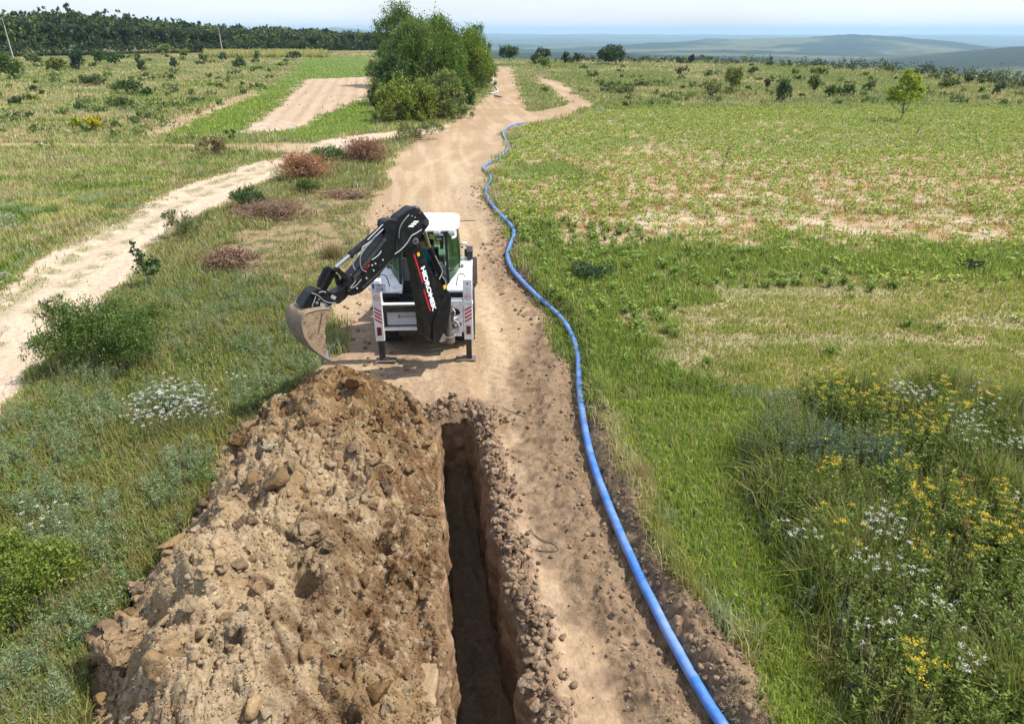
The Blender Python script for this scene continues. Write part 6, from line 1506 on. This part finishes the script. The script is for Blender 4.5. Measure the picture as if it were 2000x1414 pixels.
MB().box((0, -.087, .672), (.04, .008, .008)).build('mouth', mat('lips', (.28, .10, .08), .5), OP, .003)
for sx in (-1, 1): MB().cyl((.075 * sx, .0, .73), (.092 * sx, .005, .73), .024, 12).build('ear', MSK, OP, .006)

# ------------------------------------------------------------------ water pipe, second pipe, wires, poles
def pipe_obj(name, pts, r_, m, label, cat='pipe', seg=16):
    b = MB(); b.tube(pts, r_, seg, 0); o = b.build(name, m, None, 0, True); tag(o, label, cat); return o
MPB = mat('pipe_blue', (.045, .17, .52), .38, dirt=(.36, .42, .56), dscale=2.2, damt=.6, dlow=.40, dhigh=.72, spec=.5)  # pale blue mottling: dust and scuffs, with sky glare put into the colour
zz = surf(PIPE[:, 0], PIPE[:, 1]); zz = np.maximum(zz, -.02); k_ = np.ones(9) / 9; zs = np.convolve(np.pad(zz, 4, 'edge'), k_, 'valid') + .075
pipe_obj('water_pipe', [(p[0], p[1], z) for p, z in zip(PIPE, zs)], .066, MPB, 'long blue plastic water pipe snaking along the right side of the dirt track')
MPG = mat('pipe_pale', (.50, .54, .62), .45)
pp = spline([g(*q) for q in [(967,150),(963,158),(964,166),(970,174),(972,180),(962,184),(946,184)]], 6); pipe_obj('pipe_piece', [(a, b_, float(surf(np.array([a]), np.array([b_]))[0]) + .08) for a, b_ in pp], .065, MPG, 'pale grey pipe curling out of the bushes at the left side of the road')
pp = [g(966, 190), g(979, 192)]; pipe_obj('pipe_piece', [(a, b_, .12) for a, b_ in pp], .09, mat('pipe_dark', (.10, .11, .14), .5), 'short dark pipe lying across the road edge below the pale pipe')
pp = [g(1160, 218), g(1178, 215)]; pipe_obj('pipe_piece', [(a, b_, .14) for a, b_ in pp], .08, MPB, 'short piece of blue pipe by the corner of the second track')
MWIRE = mat('wire', (.07, .08, .07), .6)
for pts, lb in (([(1036,1035),(1050,1050),(1065,1058),(1078,1063),(1090,1078),(1060,1077),(1020,1072)], 'bent grey wire lying on the pale strip right of the trench'), ([(980,796),(995,803),(1010,809),(1024,814)], 'thin dark wire lying near the far end of the trench')):
    q = spline([g(*p) for p in pts], 5); pipe_obj('wire', [(a, b_, float(surf(np.array([a]), np.array([b_]))[0]) + .012) for a, b_ in q], .007, MWIRE, lb, 'wire', 6)
MCON = mat('concrete_pole', (.42, .40, .36), .8)
tops = []
for px, pb, ptp, lb in ((22, 97, 39, 'concrete power pole in front of the forest at the far left'), (434, 98, 54, 'concrete power pole near the purple bush at the forest edge')):
    q = ray(px, 100)[:2]; q = q / np.linalg.norm(q) * 238; dep = proj(q[0], q[1])[2]; H = CH + 238 * math.tan(math.atan((PH / 2 - ptp) / F) - PITCH)
    r0 = empty('power_pole', (q[0], q[1], 0)); tag(r0, lb, 'pole', 'power poles by the forest'); MB().cyl((0, 0, -.2), (0, 0, H), .17, 10, .10).build('pole', MCON, r0)
    MB().box((0, 0, H - .5), (1.9, .16, .16)).build('crossarm', MSTEEL, r0); tops.append(np.array([q[0], q[1], H - .3]))
for off in (-.8, .8):
    t = np.linspace(-.35, 1.9, 40); A, B = tops; pts = []
    for k in t: f_ = k - math.floor(k); pts.append((A[0] + (B[0] - A[0]) * k + 0, A[1] + (B[1] - A[1]) * k, A[2] + (B[2] - A[2]) * min(max(k, 0), 1) - 1.2 * 4 * f_ * (1 - f_) + (off * .25)))
    MBw = MB(); MBw.tube(pts, .025, 4, 0); o = MBw.build('power_line', MWIRE, None); tag(o, 'upper' * (off > 0) + 'lower' * (off < 0) + ' thin power line sagging between the two poles before the forest', 'power line')
# ------------------------------------------------------------------ haze
hz = bpy.data.materials.new('haze'); hz.use_nodes = True; n_ = hz.node_tree.nodes; n_.remove(n_['Principled BSDF']); pv = n_.new('ShaderNodeVolumePrincipled')
pv.inputs['Color'].default_value = (.50, .77, 1, 1); pv.inputs['Density'].default_value = HAZE_D; pv.inputs['Anisotropy'].default_value = .1
hz.node_tree.links.new(pv.outputs[0], n_['Material Output'].inputs['Volume'])
b = MB().box((0, 8000, -300), (60000, 17900, 720)); o = b.build('haze', hz, None); tag(o, 'pale blue haze filling the air over the whole valley', 'haze', kind='stuff')
